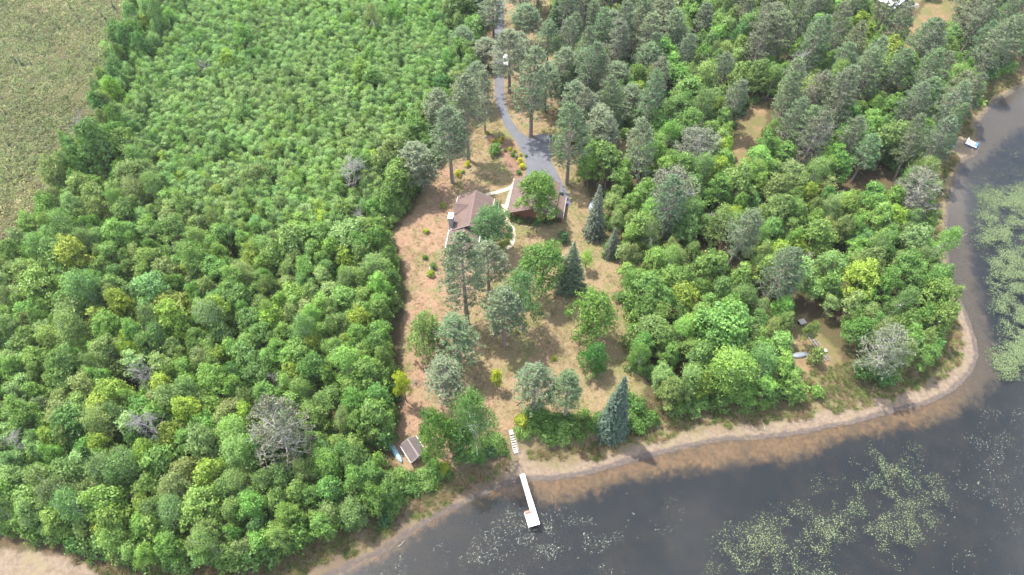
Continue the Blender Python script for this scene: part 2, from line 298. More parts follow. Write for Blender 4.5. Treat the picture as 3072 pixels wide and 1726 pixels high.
# how far the bare sand reaches inland
sandw = np.where(PP[:, 0] > 99, .1, np.where(PP[:, 0] > -1, 2.5 + 1.2 * ss(30, 70, PP[:, 0]), .2))
s_sand = sandw - s_sh
beach_spots = [GD([(2385, 345), (2440, 345), (2460, 370), (2430, 395), (2425, 405), (2395, 380)], .5), GD([(1290, 1210), (1290, 1130), (1312, 1130), (1345, 1160), (1400, 1180), (1400, 1210)], .5), GD([(-200, 1400), (0, 1385), (150, 1400), (260, 1447), (260, 1560), (-200, 1600)], .6)]
for b in beach_spots: s_sand = np.maximum(s_sand, sd(PP, b) * 1.5)
nx, ny = len(gx), len(gy)
ii = (np.arange(ny - 1)[:, None] * nx + np.arange(nx - 1)[None, :]).ravel()
quads = np.c_[ii, ii + 1, ii + nx + 1, ii + nx]
cl = lambda a: np.clip(a, -8, 8)
def groundmat():
    m, nt, o = newmat('ground'); A = lambda n: nd(nt, 'ShaderNodeAttribute', attribute_name=n).outputs['Fac']
    v = nd(nt, 'ShaderNodeTexCoord').outputs['Object']
    nz = noise(nt, 2.6, 6, .75, v)
    nb = noise(nt, .05, 4, .6, v); nm = noise(nt, .22, 5, .6, v); nf = noise(nt, 1.3, 5, .65, v); ng = noise(nt, 5.0, 4, .7, v); nst = noise(nt, .11, 3, .5, v, .5)
    ns = noise(nt, .5, 5, .6, v); j = mth(nt, 'MULTIPLY', mth(nt, 'SUBTRACT', ns, .5), 5.0)
    edge = lambda a, w=.6, k=1.: ramp(nt, mth(nt, 'ADD', a, mth(nt, 'MULTIPLY', j, k)), -w, w)
    # forest floor: leaf litter, moss and herbs
    floor = mixc(nt, ramp(nt, nm, .35, .65), (0.0477, 0.0326, 0.0179), (0.0309, 0.0421, 0.0123))
    floor = mixc(nt, ramp(nt, ng, .3, .75), floor, (0.0842, 0.059, 0.0348))
    tan = mixc(nt, ramp(nt, nf, .3, .7), (0.119, 0.0785, 0.0451), (0.162, 0.116, 0.0642))
    gapc = mixc(nt, ramp(nt, nm, .4, .62), tan, (0.095, 0.0878, 0.0356))
    # lawn: dry grass, worn reddish soil, greener patches
    dry = mixc(nt, ramp(nt, ng, .25, .75), (.132, .096, .052), (.212, .160, .094))
    soil = mixc(nt, ramp(nt, ng, .25, .75), (.150, .090, .058), (.25, .165, .112))
    west = ramp(nt, nd(nt, 'ShaderNodeSeparateXYZ', Vector=v).outputs[0], -4., -15.)
    lawn = mixc(nt, ramp(nt, mth(nt, 'ADD', nst, mth(nt, 'MULTIPLY', west, .16)), .52, .68), dry, soil)
    grn = mixc(nt, ramp(nt, ng, .25, .75), (.075, .085, .03), (.165, .155, .065))
    lawn = mixc(nt, ramp(nt, mth(nt, 'SUBTRACT', nm, mth(nt, 'MULTIPLY', west, .06)), .44, .64, 0, .85), lawn, grn)
    lawn = mixc(nt, ramp(nt, nf, .56, .72, 0, .4), lawn, (.10, .07, .042))
    lawn = mixc(nt, ramp(nt, nz, .42, .62, 0, .8), lawn, mixc(nt, 1., lawn, (.66, .66, .62), 'MULTIPLY'))
    bogc = mixc(nt, ramp(nt, nm, .3, .7), (0.0475, 0.0404, 0.0199), (0.0642, 0.0594, 0.0261))
    bogc = mixc(nt, ramp(nt, nf, .55, .75), bogc, (0.0904, 0.0667, 0.0475))
    bank = mixc(nt, ramp(nt, nf, .35, .65), (0.128, 0.095, 0.0594), (0.0904, 0.0805, 0.0356))
    bank = mixc(nt, ramp(nt, ng, .45, .8, 0, .7), bank, (0.171, 0.133, 0.0858))
    bank = mixc(nt, mth(nt, 'MULTIPLY', ramp(nt, nd(nt, 'ShaderNodeSeparateXYZ', Vector=v).outputs[0], 2., -3.), ramp(nt, nm, .3, .6, .35, .95)), bank, (.085, .062, .044))
    sand = mixc(nt, ramp(nt, nf, .3, .7), (.112, .084, .060), (.166, .128, .094))
    sand = mixc(nt, ramp(nt, ng, .42, .75, 0, .55), sand, (.105, .074, .055))
    sand = mixc(nt, ramp(nt, nm, .52, .68, 0, .6), sand, (.15, .125, .07))
    bed = mixc(nt, ramp(nt, nf, .3, .7), (.082, .054, .033), (.135, .09, .056))
    bed = mixc(nt, ramp(nt, nm, .45, .65, 0, .6), bed, (.062, .05, .036))
    muck = mixc(nt, ramp(nt, nm, .35, .7), (.014, .0165, .020), (.022, .022, .023))  # dark silt, with the deep water's blue-grey backscatter put into its colour
    rbed = mixc(nt, ramp(nt, ng, .35, .7), (0.0428, 0.0356, 0.0294), (0.0858, 0.0739, 0.0642))
    c = mixc(nt, edge(A('gap'), .7, .7), floor, gapc)
    c = mixc(nt, edge(A('lawn'), .6, .5), c, lawn)
    c = mixc(nt, edge(A('bog'), .8, .8), c, bogc)
    sh = A('shore')
    c = mixc(nt, ramp(nt, mth(nt, 'ADD', sh, j), 7.6, 5.6), c, bank)
    c = mixc(nt, edge(A('sand'), .8, 1.1), c, sand)
    wr = mth(nt, 'ADD', sh, mth(nt, 'MULTIPLY', j, .35))
    wrack = mth(nt, 'MULTIPLY', mth(nt, 'MULTIPLY', ramp(nt, wr, -.35, .1), ramp(nt, wr, 1.25, .6)), ramp(nt, nf, .32, .5))
    under = ramp(nt, sh, .1, -.1)
    under_c = mixc(nt, A('east'), bed, rbed)
    c = mixc(nt, under, c, under_c)
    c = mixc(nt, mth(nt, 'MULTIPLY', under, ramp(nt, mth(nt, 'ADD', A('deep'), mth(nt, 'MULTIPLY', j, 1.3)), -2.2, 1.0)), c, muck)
    c = mixc(nt, mth(nt, 'MULTIPLY', wrack, .85), c, (.06, .05, .047))
    p = nd(nt, 'ShaderNodeBsdfPrincipled', Roughness=.95); p.inputs['Specular IOR Level'].default_value = .1
    b = nd(nt, 'ShaderNodeBump', Distance=.12); nt.links.new(mth(nt, 'MULTIPLY', mth(nt, 'SUBTRACT', 1., under), .7), b.inputs['Strength']); nt.links.new(mth(nt, 'ADD', ng, nf), b.inputs['Height'])
    nt.links.new(b.outputs[0], p.inputs['Normal']); nt.links.new(c, p.inputs['Base Color']); nt.links.new(p.outputs[0], o.inputs[0]); return m
V = np.c_[PP, ZZ]
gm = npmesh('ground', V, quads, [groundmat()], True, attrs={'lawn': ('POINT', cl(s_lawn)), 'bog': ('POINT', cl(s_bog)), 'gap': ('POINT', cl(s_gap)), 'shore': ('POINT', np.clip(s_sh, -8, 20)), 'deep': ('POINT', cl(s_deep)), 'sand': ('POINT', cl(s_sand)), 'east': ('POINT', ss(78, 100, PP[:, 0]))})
tag(link('ground', gm), kind='structure')

def watermat():
    m, nt, o = newmat('water'); v = nd(nt, 'ShaderNodeTexCoord').outputs['Object']
    n1 = noise(nt, .7, 3, .5, v); n2 = noise(nt, 4., 3, .5, v)
    b = nd(nt, 'ShaderNodeBump', Strength=.02, Distance=.02); nt.links.new(n1, b.inputs['Height'])
    fr = nd(nt, 'ShaderNodeFresnel', IOR=1.33); nt.links.new(b.outputs[0], fr.inputs['Normal'])
    g = nd(nt, 'ShaderNodeBsdfGlossy', Roughness=.09); nt.links.new(b.outputs[0], g.inputs['Normal'])
    t = nd(nt, 'ShaderNodeBsdfTransparent'); t.inputs['Color'].default_value = (.9, .9, .86, 1)
    ms = nd(nt, 'ShaderNodeMixShader'); nt.links.new(fr.outputs[0], ms.inputs[0]); nt.links.new(t.outputs[0], ms.inputs[1]); nt.links.new(g.outputs[0], ms.inputs[2])
    nt.links.new(ms.outputs[0], o.inputs[0]); return m

# the sheet runs a little way under the beach so that the ground itself draws the water's edge

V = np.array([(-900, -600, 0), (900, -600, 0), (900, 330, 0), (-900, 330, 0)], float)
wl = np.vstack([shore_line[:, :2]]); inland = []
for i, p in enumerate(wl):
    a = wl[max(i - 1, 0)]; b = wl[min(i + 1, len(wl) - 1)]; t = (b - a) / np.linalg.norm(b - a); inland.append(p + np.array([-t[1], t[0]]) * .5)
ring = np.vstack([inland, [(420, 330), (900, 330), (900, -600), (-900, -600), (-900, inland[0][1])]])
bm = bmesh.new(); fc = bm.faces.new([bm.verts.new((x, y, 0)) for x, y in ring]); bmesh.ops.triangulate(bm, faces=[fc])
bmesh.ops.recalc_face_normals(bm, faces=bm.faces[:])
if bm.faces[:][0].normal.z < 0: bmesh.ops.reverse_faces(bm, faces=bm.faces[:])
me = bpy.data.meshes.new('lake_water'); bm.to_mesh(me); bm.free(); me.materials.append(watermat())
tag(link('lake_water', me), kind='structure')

# ------------------------------------------------------------------ driveway and paths
def sheet(name, pts, z, mat, t=.06):
    bm = bmesh.new(); f = bm.faces.new([bm.verts.new((p[0], p[1], z)) for p in pts])
    if f.normal.z < 0 or (f.normal_update() or f.normal.z < 0): bmesh.ops.reverse_faces(bm, faces=[f])
    r = bmesh.ops.extrude_face_region(bm, geom=[f]); bmesh.ops.translate(bm, verts=[v for v in r['geom'] if isinstance(v, bmesh.types.BMVert)], vec=(0, 0, -t))
    bmesh.ops.triangulate(bm, faces=bm.faces[:]); bmesh.ops.recalc_face_normals(bm, faces=bm.faces[:])
    me = bpy.data.meshes.new(name); bm.to_mesh(me); bm.free(); me.materials.append(mat); return link(name, me)
drive = [(1486, -60), (1485, 100), (1484, 180), (1484, 240), (1485, 300), (1499, 345), (1517, 385), (1545, 420), (1562, 450), (1576, 480), (1579, 510), (1572, 545), (1568, 585), (1706, 622), (1715, 608), (1704, 578), (1684, 542), (1668, 510), (1652, 482),
         (1655, 460), (1650, 432), (1660, 408), (1612, 401), (1600, 416), (1582, 411), (1559, 395), (1534, 361), (1520, 325), (1513, 285), (1512, 240), (1511, 180), (1512, 100), (1512, -60)]
tag(sheet('driveway', [G(x, y, 2.03) for x, y in drive], 2.03, M['asphalt']), kind='structure')
def ribbon(name, pts, w, mat, z=2.05):
    P = [np.array(G(x, y, z)[:2]) for x, y in pts]; Q = []
    for i in range(len(P) - 1):            # soften the corners
        for t in (0, .33, .66):
            p0, p1, p2, p3 = P[max(i - 1, 0)], P[i], P[i + 1], P[min(i + 2, len(P) - 1)]
            Q.append(.5 * (2 * p1 + (p2 - p0) * t + (2 * p0 - 5 * p1 + 4 * p2 - p3) * t * t + (3 * p1 - p0 - 3 * p2 + p3) * t ** 3))
    Q.append(P[-1]); L, R = [], []
    for i, p in enumerate(Q):
        d = Q[min(i + 1, len(Q) - 1)] - Q[max(i - 1, 0)]; d /= np.linalg.norm(d); n = np.array([-d[1], d[0]]) * w / 2; L.append(p + n); R.append(p - n)
    mb = MB()
    for i in range(len(Q) - 1):
        q = [(*R[i], z), (*R[i + 1], z), (*L[i + 1], z), (*L[i], z)]; mb.slab(q, .07)
    return tag(mb.obj(name, mat), kind='structure')
ribbon('path', [(1548, 536), (1541, 560), (1530, 590), (1520, 622), (1515, 650), (1521, 668), (1535, 682), (1539, 704), (1534, 732), (1518, 746)], 1.15, M['path'])
ribbon('path', [(1541, 556), (1520, 568), (1490, 577), (1458, 584)], .95, M['path'], 2.054)
ribbon('path', [(1521, 621), (1500, 617), (1484, 614)], .9, M['path'], 2.058)

# ------------------------------------------------------------------ buildings
def roof_planes(parent, hw, y0, y1, ze, zr, mat, oh=.45, trim=None, t=.16):
    """two slopes, ridge along local y at x = 0; returns the two slope objects"""
    k = (zr - ze) / hw; xo = hw + oh; zo = ze - k * oh; out = []
    for s in (-1, 1):
        q = [(0, y0 - oh, zr), (s * xo, y0 - oh, zo), (s * xo, y1 + oh, zo), (0, y1 + oh, zr)]
        if s < 0: q = q[::-1]
        r = MB().slab(q, t).obj('roof', mat, parent); out.append(r)
        if trim:
            MB().box(min(s * xo, s * (xo + .12)), max(s * xo, s * (xo + .12)), y0 - oh, y1 + oh, zo - .14, zo + .0).obj('gutter', trim, r)
            for ye in (y0 - oh - .05, y1 + oh + .01):
                b = MB(); b.add([(0, ye, zr - .0), (s * xo, ye, zo), (s * xo, ye, zo - .22), (0, ye, zr - .22), (0, ye + .04, zr), (s * xo, ye + .04, zo), (s * xo, ye + .04, zo - .22), (0, ye + .04, zr - .22)],
                      [(0, 1, 2, 3), (7, 6, 5, 4), (0, 4, 5, 1), (1, 5, 6, 2), (2, 6, 7, 3), (3, 7, 4, 0)]); b.obj('fascia', trim, r)
    MB().add([(-.14, y0 - oh, zr - .02), (.14, y0 - oh, zr - .02), (0, y0 - oh, zr + .06), (-.14, y1 + oh, zr - .02), (.14, y1 + oh, zr - .02), (0, y1 + oh, zr + .06)],
             [(0, 1, 2), (5, 4, 3), (0, 3, 4, 1), (1, 4, 5, 2), (2, 5, 3, 0)]).obj('ridge_cap', M['ridge'] if 'ridge' in M else mat, out[0])
    return out
def gable_walls(parent, hw, y0, y1, z0, ze, zr, mat, t=.18):
    """a wall on each side, the gable ends shaped like a house front"""
    for s in (-1, 1): MB().box(*(sorted((s * hw, s * (hw - t)))), y0 + t, y1 - t, z0, ze - .12).obj('wall', mat, parent)
    for ya, yb in ((y0, y0 + t), (y1 - t, y1)):
        f = [(-hw, ya, z0), (hw, ya, z0), (hw, ya, ze - .14), (0, ya, zr - .18), (-hw, ya, ze - .14)]; b = [(x, yb, z) for x, _, z in f]
        MB().add(f + b, [(0, 1, 2, 3, 4), (9, 8, 7, 6, 5)] + [(k, 5 + k, 5 + (k + 1) % 5, (k + 1) % 5) for k in range(5)]).obj('wall', mat, parent)
def window(parent, x0, x1, z0, z1, y, axis='y', fmat='trim', out=-1):
    """set in the wall face at y (front) or x; the frame stands 4 cm proud"""
    e = MB(); f = .07
    def bx(a0, a1, c0, c1, d0, d1):
        d0, d1 = sorted((y + out * d0, y + out * d1))
        return (a0, a1, d0, d1, c0, c1) if axis == 'y' else (d0, d1, a0, a1, c0, c1)
    for a in ((x0 - f, x1 + f, z1, z1 + f), (x0 - f, x1 + f, z0 - f, z0), (x0 - f, x0, z0, z1), (x1, x1 + f, z0, z1)): e.box(*bx(*a, .003, .05))
    w = e.obj('window', M[fmat], parent); MB().box(*bx(x0, x1, z0, z1, .003, .02)).obj('pane', M['glass'], w)
    return w
M['ridge'] = plain('ridge', (.135, .09, .08), .9, .12, 3)

# the house
house = empty('house', (-9.15, 112.2, 2.0), math.radians(-5.5), 'brown house with a stone chimney, partly under a birch, west of the path', 'house')
HW, HY = 3.9, 5.1
gable_walls(house, HW, -HY, HY, -.1, 2.6, 4.6, M['wall_tan'])
rs = roof_planes(house, HW, -HY, HY, 2.6, 4.6, M['roof'], .5, M['trim'])
# cross gable on the west slope
dg = MB(); yc, hw2, zr2, xe = 1.2, 1.9, 3.95, -HW - .65
sl = (4.6 - 2.6) / HW; xin = -(4.6 - zr2) / sl; zs = 2.75; xin2 = -(4.6 - zs) / sl
for s in (-1, 1):
    q = [(xin, yc, zr2), (xe, yc, zr2), (xe, yc + s * hw2, zs), (xin2, yc + s * hw2, zs)]
    if s < 0: q = q[::-1]
    dg.slab(q[::-1] if False else q, .12)
me = dg.mesh('roof', M['roof']); bm = bmesh.new(); bm.from_mesh(me); bmesh.ops.recalc_face_normals(bm, faces=bm.faces[:]); bm.to_mesh(me); bm.free()
d2 = link('roof', me, house); d2['label'] = 'small cross gable on the west slope of the roof'
MB().add([(xe + .3, yc - hw2 + .25, -.1), (xe + .3, yc + hw2 - .25, -.1), (xe + .3, yc + hw2 - .25, zs - .05), (xe + .3, yc, zr2 - .16), (xe + .3, yc - hw2 + .25, zs - .05),
          (-HW - .01, yc - hw2 + .25, -.1), (-HW - .01, yc + hw2 - .25, -.1), (-HW - .01, yc + hw2 - .25, zs - .05), (-HW - .01, yc, zr2 - .16), (-HW - .01, yc - hw2 + .25, zs - .05)],
         [(0, 4, 3, 2, 1), (5, 6, 7, 8, 9)] + [(k, (k + 1) % 5, 5 + (k + 1) % 5, 5 + k) for k in range(5)]).obj('wall', M['wall_tan'], house)
window(house, -2.9, -1.7, 1.2, 2.2, -HY); window(house, 1.0, 2.4, .9, 2.1, -HY)
window(house, -2.6, -1.2, .9, 2.1, HW, 'x', out=1); window(house, 2.2, 3.4, .9, 2.1, HW, 'x', out=1)
d = MB().box(HW + .003, HW + .06, .2, 1.2, 0, 2.1).obj('door', M['dark_trim'], house); MB().box(HW + .06, HW + .11, .28, .36, .95, 1.05).obj('handle', M['metal'], d)
MB().bar((1.1, 3.8, 3.7), (1.1, 3.8, 4.5), .06, 8).obj('vent_pipe', M['wall_grey'], house)
ch = MB().box(-5.0, -4.02, -4.6, -2.9, -.1, 5.2).obj('chimney', M['stone'], house, bevel=.03); ch['label'] = 'grey stone chimney with a white cap and two flues'
MB().box(-5.1, -3.92, -4.7, -2.8, 5.2, 5.34).obj('chimney_cap', M['white'], ch)
for yy in (-4.25, -3.3): MB().bar((-4.5, yy, 5.34), (-4.5, yy, 5.5), .2, 10).obj('flue', M['soot'], ch)
# lower wing towards the lake, a gable roof with its ridge running south
wing = []
ax, ay0, ay1, aw, aze, azr = -1.25, -10.4, -HY - .01, 3.25, 2.1, 3.4
for s in (-1, 1): wing.append((ax + s * (aw + .35)))
b = MB()
b.box(ax - aw, ax - aw + .18, ay0 + .18, ay1, -.1, aze - .12); b.obj('wall', M['wall_tan'], house)
MB().box(ax + aw - .18, ax + aw, ay0 + .18, ay1, -.1, aze - .12).obj('wall', M['wall_tan'], house)
MB().box(ax - aw, ax + aw, ay0, ay0 + .18, -.1, aze - .12).obj('wall', M['wall_tan'], house)
kk = (azr - aze) / aw
for s in (-1, 1):
    xo = ax + s * (aw + .4); zo = aze - kk * .4
    q = [(ax, ay1 - .02, azr), (ax, ay0 + 2.6, azr), (xo, ay0 - .4, zo), (xo, ay1 - .02, zo)]
    if s > 0: q = q[::-1]
    mb = MB(); mb.slab(q[::-1], .14); me = mb.mesh('roof', M['roof']); bm = bmesh.new(); bm.from_mesh(me); bmesh.ops.recalc_face_normals(bm, faces=bm.faces[:]); bm.to_mesh(me); bm.free()
    r = link('roof', me, house); g0, g1 = sorted((xo, xo + s * .12)); MB().box(g0, g1, ay0 - .4, ay1 - .02, zo - .14, zo).obj('gutter', M['white'], r)
mb = MB(); mb.slab([(ax, ay0 + 2.6, azr), (ax - aw - .4, ay0 - .4, aze - kk * .4), (ax + aw + .4, ay0 - .4, aze - kk * .4)], .14); mb.obj('roof', M['roof'], house)
MB().box(ax - .12, ax + .12, ay0 + 2.6, ay1 - .02, azr - .02, azr + .05).obj('ridge_cap', M['ridge'], house)
window(house, -3.8, -2.6, .6, 1.7, ay0); window(house, -1.9, -.7, .6, 1.7, ay0); window(house, .1, 1.3, .6, 1.7, ay0)

# the garage
gar = empty('garage', (5.35, 117.45, 2.0), math.radians(-9), 'reddish brown garage with a lean-to, a big oak standing before it', 'garage')
GW, GY = 5.1, 5.5
gable_walls(gar, GW, -GY, GY, -.1, 2.75, 4.75, M['wall_brown'])
roof_planes(gar, GW, -GY, GY, 2.75, 4.75, M['roof'], .5, M['dark_trim'])
window(gar, -3.9, -2.7, 1.5, 2.0, -GY, fmat='dark_trim'); window(gar, 2.9, 4.3, .9, 1.7, -GY, fmat='dark_trim')
for k in (-1, 1):
    dr = MB().box(k * 2.3 - 1.35, k * 2.3 + 1.35, GY + .003, GY + .06, 0, 2.3).obj('garage_door', M['white'], gar)
    for j in range(4): MB().box(k * 2.3 - 1.3, k * 2.3 + 1.3, GY + .06, GY + .085, .06 + j * .56, .56 + j * .56).obj('door_panel', M['white'], dr)
lt = MB().slab([(GW + .02, -5.0, 2.35), (GW + 2.35, -5.0, 1.75), (GW + 2.35, 2.2, 1.75), (GW + .02, 2.2, 2.35)], .12).obj('lean_to_roof', M['roof'], gar); lt['label'] = 'low sloping lean-to roof on the east side'
MB().box(GW + 2.35, GW + 2.45, -5.0, 2.2, 1.55, 1.74).obj('gutter', M['trim'], lt)
MB().box(GW + .01, GW + 2.15, -4.8, -4.65, -.1, 1.72).obj('wall', M['wall_brown'], gar)
MB().box(GW + 2.0, GW + 2.15, -4.64, 2.0, -.1, 1.66).obj('wall', M['wall_brown'], gar)
MB().box(GW + .01, GW + 2.15, 2.01, 2.15, -.1, 1.72).obj('wall', M['wall_brown'], gar)

# the lakeside shed: ridge runs from back left to front right
sa = math.atan2(-(52.1 - 54.8), (-17.1 + 18.96)); sd_dir = math.atan2(-2.7, 1.87)
shz = land_z(-18.0, 53.5)
shed = empty('shed', (-18.0, 53.5, shz - .05), sd_dir - math.radians(90) + math.pi, 'small brown lakeside shed with a grey shingle roof and double window', 'shed')
gable_walls(shed, 1.35, -1.75, 1.75, -.3, 1.75, 2.45, M['wall_brown'], .1)
M['ridge'] = plain('ridge_pale', (.16, .135, .13), .9, .1, 3)
roof_planes(shed, 1.35, -1.75, 1.75, 1.75, 2.45, M['shed_roof'], .3, M['trim'], .1)
for k in (-.42, .42): window(shed, k - .3, k + .3, .95, 1.6, -1.75)
d = MB().box(-.4, .4, 1.755, 1.8, -.1, 1.6).obj('door', M['dark_trim'], shed); MB().box(.25, .32, 1.8, 1.86, .7, .8).obj('handle', M['metal'], d)

# neighbour's house at the top edge
nb = empty('neighbour_house', (121.0, 209.5, 2), math.radians(35), 'grey house with a pale metal roof at the top edge of the picture', 'house')
gable_walls(nb, 4.0, -5.5, 5.5, -.1, 2.6, 4.2, M['wall_grey'])
rp = roof_planes(nb, 4.0, -5.5, 5.5, 2.6, 4.2, M['metal_roof'], .4, M['trim'])
for r in rp:
    s = -1 if r is rp[0] else 1
    for j in range(15):
        y = -5.6 + j * .8; MB().bar((s * .05, y, 4.2 + .0), (s * 4.35, y, 4.2 - 4.35 * .4), .035, 4).obj('seam', M['metal_roof'], r)
window(nb, -2.4, -1.2, .9, 2.0, -5.5); window(nb, .8, 2.2, .9, 2.0, -5.5)

# ------------------------------------------------------------------ dock, steps, boats, loose things
dk = empty('dock', (1.82, 49.97, .55), 0, 'white L-shaped dock reaching into the lake below the steps', 'dock')
du = np.array([4.85 - 2.26, 40.84 - 50.1]); dl = np.linalg.norm(du); du /= dl; dn = np.array([du[1], -du[0]])   # dn points to the picture's left
if dn[0] > 0: dn = -dn
def dp(a, b, z=0): return (du[0] * a + dn[0] * b, du[1] * a + dn[1] * b, z)
hwD = .46; L0 = dl
def deck(a0, a1, b0, b1, z=.0, t=.09, name='deck_panel', mat='deck'):
    q = [dp(a0, b0, z), dp(a1, b0, z), dp(a1, b1, z), dp(a0, b1, z)]
    mb = MB(); mb.slab(q, t); me = mb.mesh(name, M[mat]); bm = bmesh.new(); bm.from_mesh(me); bmesh.ops.recalc_face_normals(bm, faces=bm.faces[:]); bm.to_mesh(me); bm.free()
    return link(name, me, dk)
n = 4
for k in range(n): deck(k * L0 / n + .006, (k + 1) * L0 / n - .006, -hwD, hwD)
deck(L0 - 2.75, L0 - .006, hwD + .012, hwD + 1.12)
for a, b in ((.3, hwD - .06), (.3, -hwD + .06), (L0 * .5, hwD - .06), (L0 * .5, -hwD + .06), (L0 - .2, hwD + 1.02), (L0 - 2.6, hwD + 1.02), (L0 - .2, -hwD + .06)):
    MB().bar(dp(a, b, -1.6), dp(a, b, -.095), .04, 8).obj('post', M['metal'], dk)
for bb in (-hwD - .015, hwD + .003 if False else -hwD - .015):
    pass
q = MB(); q.slab([dp(0, -hwD - .05, -.02), dp(L0, -hwD - .05, -.02), dp(L0, -hwD - .003, -.02), dp(0, -hwD - .003, -.02)], .16); q.obj('side_rail', M['wood_grey'], dk)
q = MB(); q.slab([dp(0, hwD + .003, -.02), dp(L0 - 2.78, hwD + .003, -.02), dp(L0 - 2.78, hwD + .05, -.02), dp(0, hwD + .05, -.02)], .16); q.obj('side_rail', M['wood_grey'], dk)
dk_bench = empty('bench', (dk.location.x + dp(L0 - 2.5, hwD + .55)[0], dk.location.y + dp(L0 - 2.5, hwD + .55)[1], .56), math.atan2(dn[1], dn[0]), 'small red brown wooden bench on the end of the white dock', 'bench')
for y in (-.2, 0, .2): MB().box(-.55, .55, y - .085, y + .085, .38, .42).obj('seat_slat', M['wood_red'], dk_bench)
for z in (.56, .74): MB().box(-.55, .55, .28, .32, z - .07, z + .07).obj('back_slat', M['wood_red'], dk_bench)
for s in (-.45, .45):
    MB().box(s - .04, s + .04, -.26, -.2, 0, .375).obj('leg', M['wood_red'], dk_bench); MB().box(s - .04, s + .04, .21, .275, 0, .82).obj('leg', M['wood_red'], dk_bench)

st = empty('stairs', (.62, 54.75, 0), math.radians(14), 'pale wooden steps down the bank to the dock', 'stairs')
zt, zb = 2.02, land_z(.6, 54.7) + .12
MB().box(-.4, .4, 2.5, 3.5, zt - .06, zt).obj('landing', M['trim'], st); MB().box(-.42, .42, -.75, -.05, zb - .06, zb).obj('landing', M['trim'], st)
ns = 6
for k in range(ns):
    y = .12 + k * .4; z = zb + (zt - zb) * (k + 1) / (ns + 1); MB().box(-.4, .4, y - .12, y + .13, z - .05, z).obj('tread', M['trim'], st)
for s in (-1, 1):
    MB().slab([(s * .44 - .025, -.1, zb - .05), (s * .44 + .025, -.1, zb - .05), (s * .44 + .025, 2.5, zt - .05), (s * .44 - .025, 2.5, zt - .05)], .2).obj('stringer', M['wood_grey'], st)
    for y, z in ((-.6, zb), (2.6, zt)): MB().box(s * .47, s * .47 + .07, y, y + .07, z - .6, z + .75).obj('post', M['wood_grey'], st)
    MB().bar((s * .5, -.55, zb + .72), (s * .5, 2.63, zt + .72), .035, 6).obj('handrail', M['wood_grey'], st)

def hull(L, B, D, inverted=True, nsec=14, sheer=.25, keel=.0, blunt=0.):
    """boat shell along x; inverted = keel up"""
    mb = MB(); rows = []
    for i in range(nsec + 1):
        t = i / nsec * 2 - 1; w = max(1 - abs(t) ** 2.4, 0.0) ** .75 * B / 2
        if blunt and t > 0: w = max(w, B / 2 * (1 - .25 * t) * blunt)
        w = max(w, .01); rise = sheer * t * t; row = []
        for k in range(9):
            a = math.pi * k / 8; y = -w * math.cos(a) if True else 0; z = D * math.sin(a) ** .6 * (1 - .35 * t * t)
            row.append((t * L / 2, y, (z + .02) if inverted else (D - z + rise)))
        rows.append(row)
    vs = [p for r in rows for p in r]; fs = []
    for i in range(nsec):
        for k in range(8): fs.append((i * 9 + k, i * 9 + k + 1, (i + 1) * 9 + k + 1, (i + 1) * 9 + k))
    fs += [tuple(range(9))[::-1], tuple(nsec * 9 + k for k in range(9))]
    mb.add(vs, fs); return mb
def place_between(a, b):
    a, b = np.array(a), np.array(b); c = (a + b) / 2; return c, math.atan2(b[1] - a[1], b[0] - a[0]), np.linalg.norm(b - a)
c, an, L = place_between(G(1167.4, 1327.7, 2.0)[:2], G(1207.8, 1392, 1.9)[:2]); zc = land_z(*c)
can = empty('canoe', (*c, zc + .02), an, 'upturned pale blue canoe lying in the brush beside the shed', 'canoe')
hull(5.0, .92, .38).obj('hull', M['canoe'], can, loc=(0, 0, .28), smooth=True)
for s in (-1, 1):
    mb = MB()
    for i in range(14):
        f = lambda t: (t * 2.5, s * (max(1 - abs(t) ** 2.4, 0) ** .75 * .46 + .015), .29); mb.bar(f(i / 7 - 1), f((i + 1) / 7 - 1), .025, 5)
    mb.obj('gunwale', M['trim'], can)
for x in (-1.2, 1.2): MB().box(x - .06, x + .06, -.6, .6, 0, .27).obj('support', M['wood_grey'], can)

c, an, L = place_between(G(2376, 1070)[:2], G(2418, 1064.5)[:2])
rb = empty('rowing_boat', (*c, land_z(*c) + .02), an, 'grey aluminium rowing boat turned over in the grass near the stored dock sections', 'boat')
hull(3.5, 1.35, .55, blunt=.86).obj('hull', M['alu'], rb, smooth=True); MB().bar((-1.6, 0, .5), (1.6, 0, .56), .03, 5).obj('keel', M['metal'], rb)

# stored dock frame: two long ladder-like sections side by side
a, b2 = G(2424, 1004, 2)[:2], G(2481, 1083, 2)[:2]; c, an, L = place_between(a, b2)
lz = land_z(*c)
fr = empty('stored_dock_sections', (*c, lz), an, 'bare metal frame of stored dock sections on the grass among the trees', 'dock frame')
for y in (-.62, -.05, .05, .62): MB().box(-L / 2, L / 2, y - .03, y + .03, .3, .4).obj('rail', M['metal'], fr)
for k in range(9):
    x = -L / 2 + L * k / 8; MB().box(x - .03, x + .03, -.585, .585, .24, .297).obj('crossbar', M['metal'], fr)
for x in (-L / 2 + .3, 0, L / 2 - .3):
    for y in (-.5, .5): MB().bar((x, y, -.1), (x, y, .24), .03, 6).obj('leg', M['metal'], fr)
MB().box(.9, 1.6, .655, 1.25, .3, .38).obj('deck_panel', M['trim'], fr)
pc = G(2405, 969)[:2]
pl = empty('utility_trailer', (*pc, 2.0), math.radians(20), 'small pale flat trailer parked under the trees above the stored dock', 'trailer')
for k in range(6): MB().box(-.72, .72, -.62 + k * .21, -.43 + k * .21, .5, .55).obj('plank', M['trim'], pl)
MB().box(-.68, .68, -.6, .6, .4, .495).obj('frame', M['metal'], pl)
for s in (-1, 1):
    w = MB().bar((s * .76, 0, .28), (s * .9, 0, .28), .27, 14).obj('wheel', M['tyre'], pl)
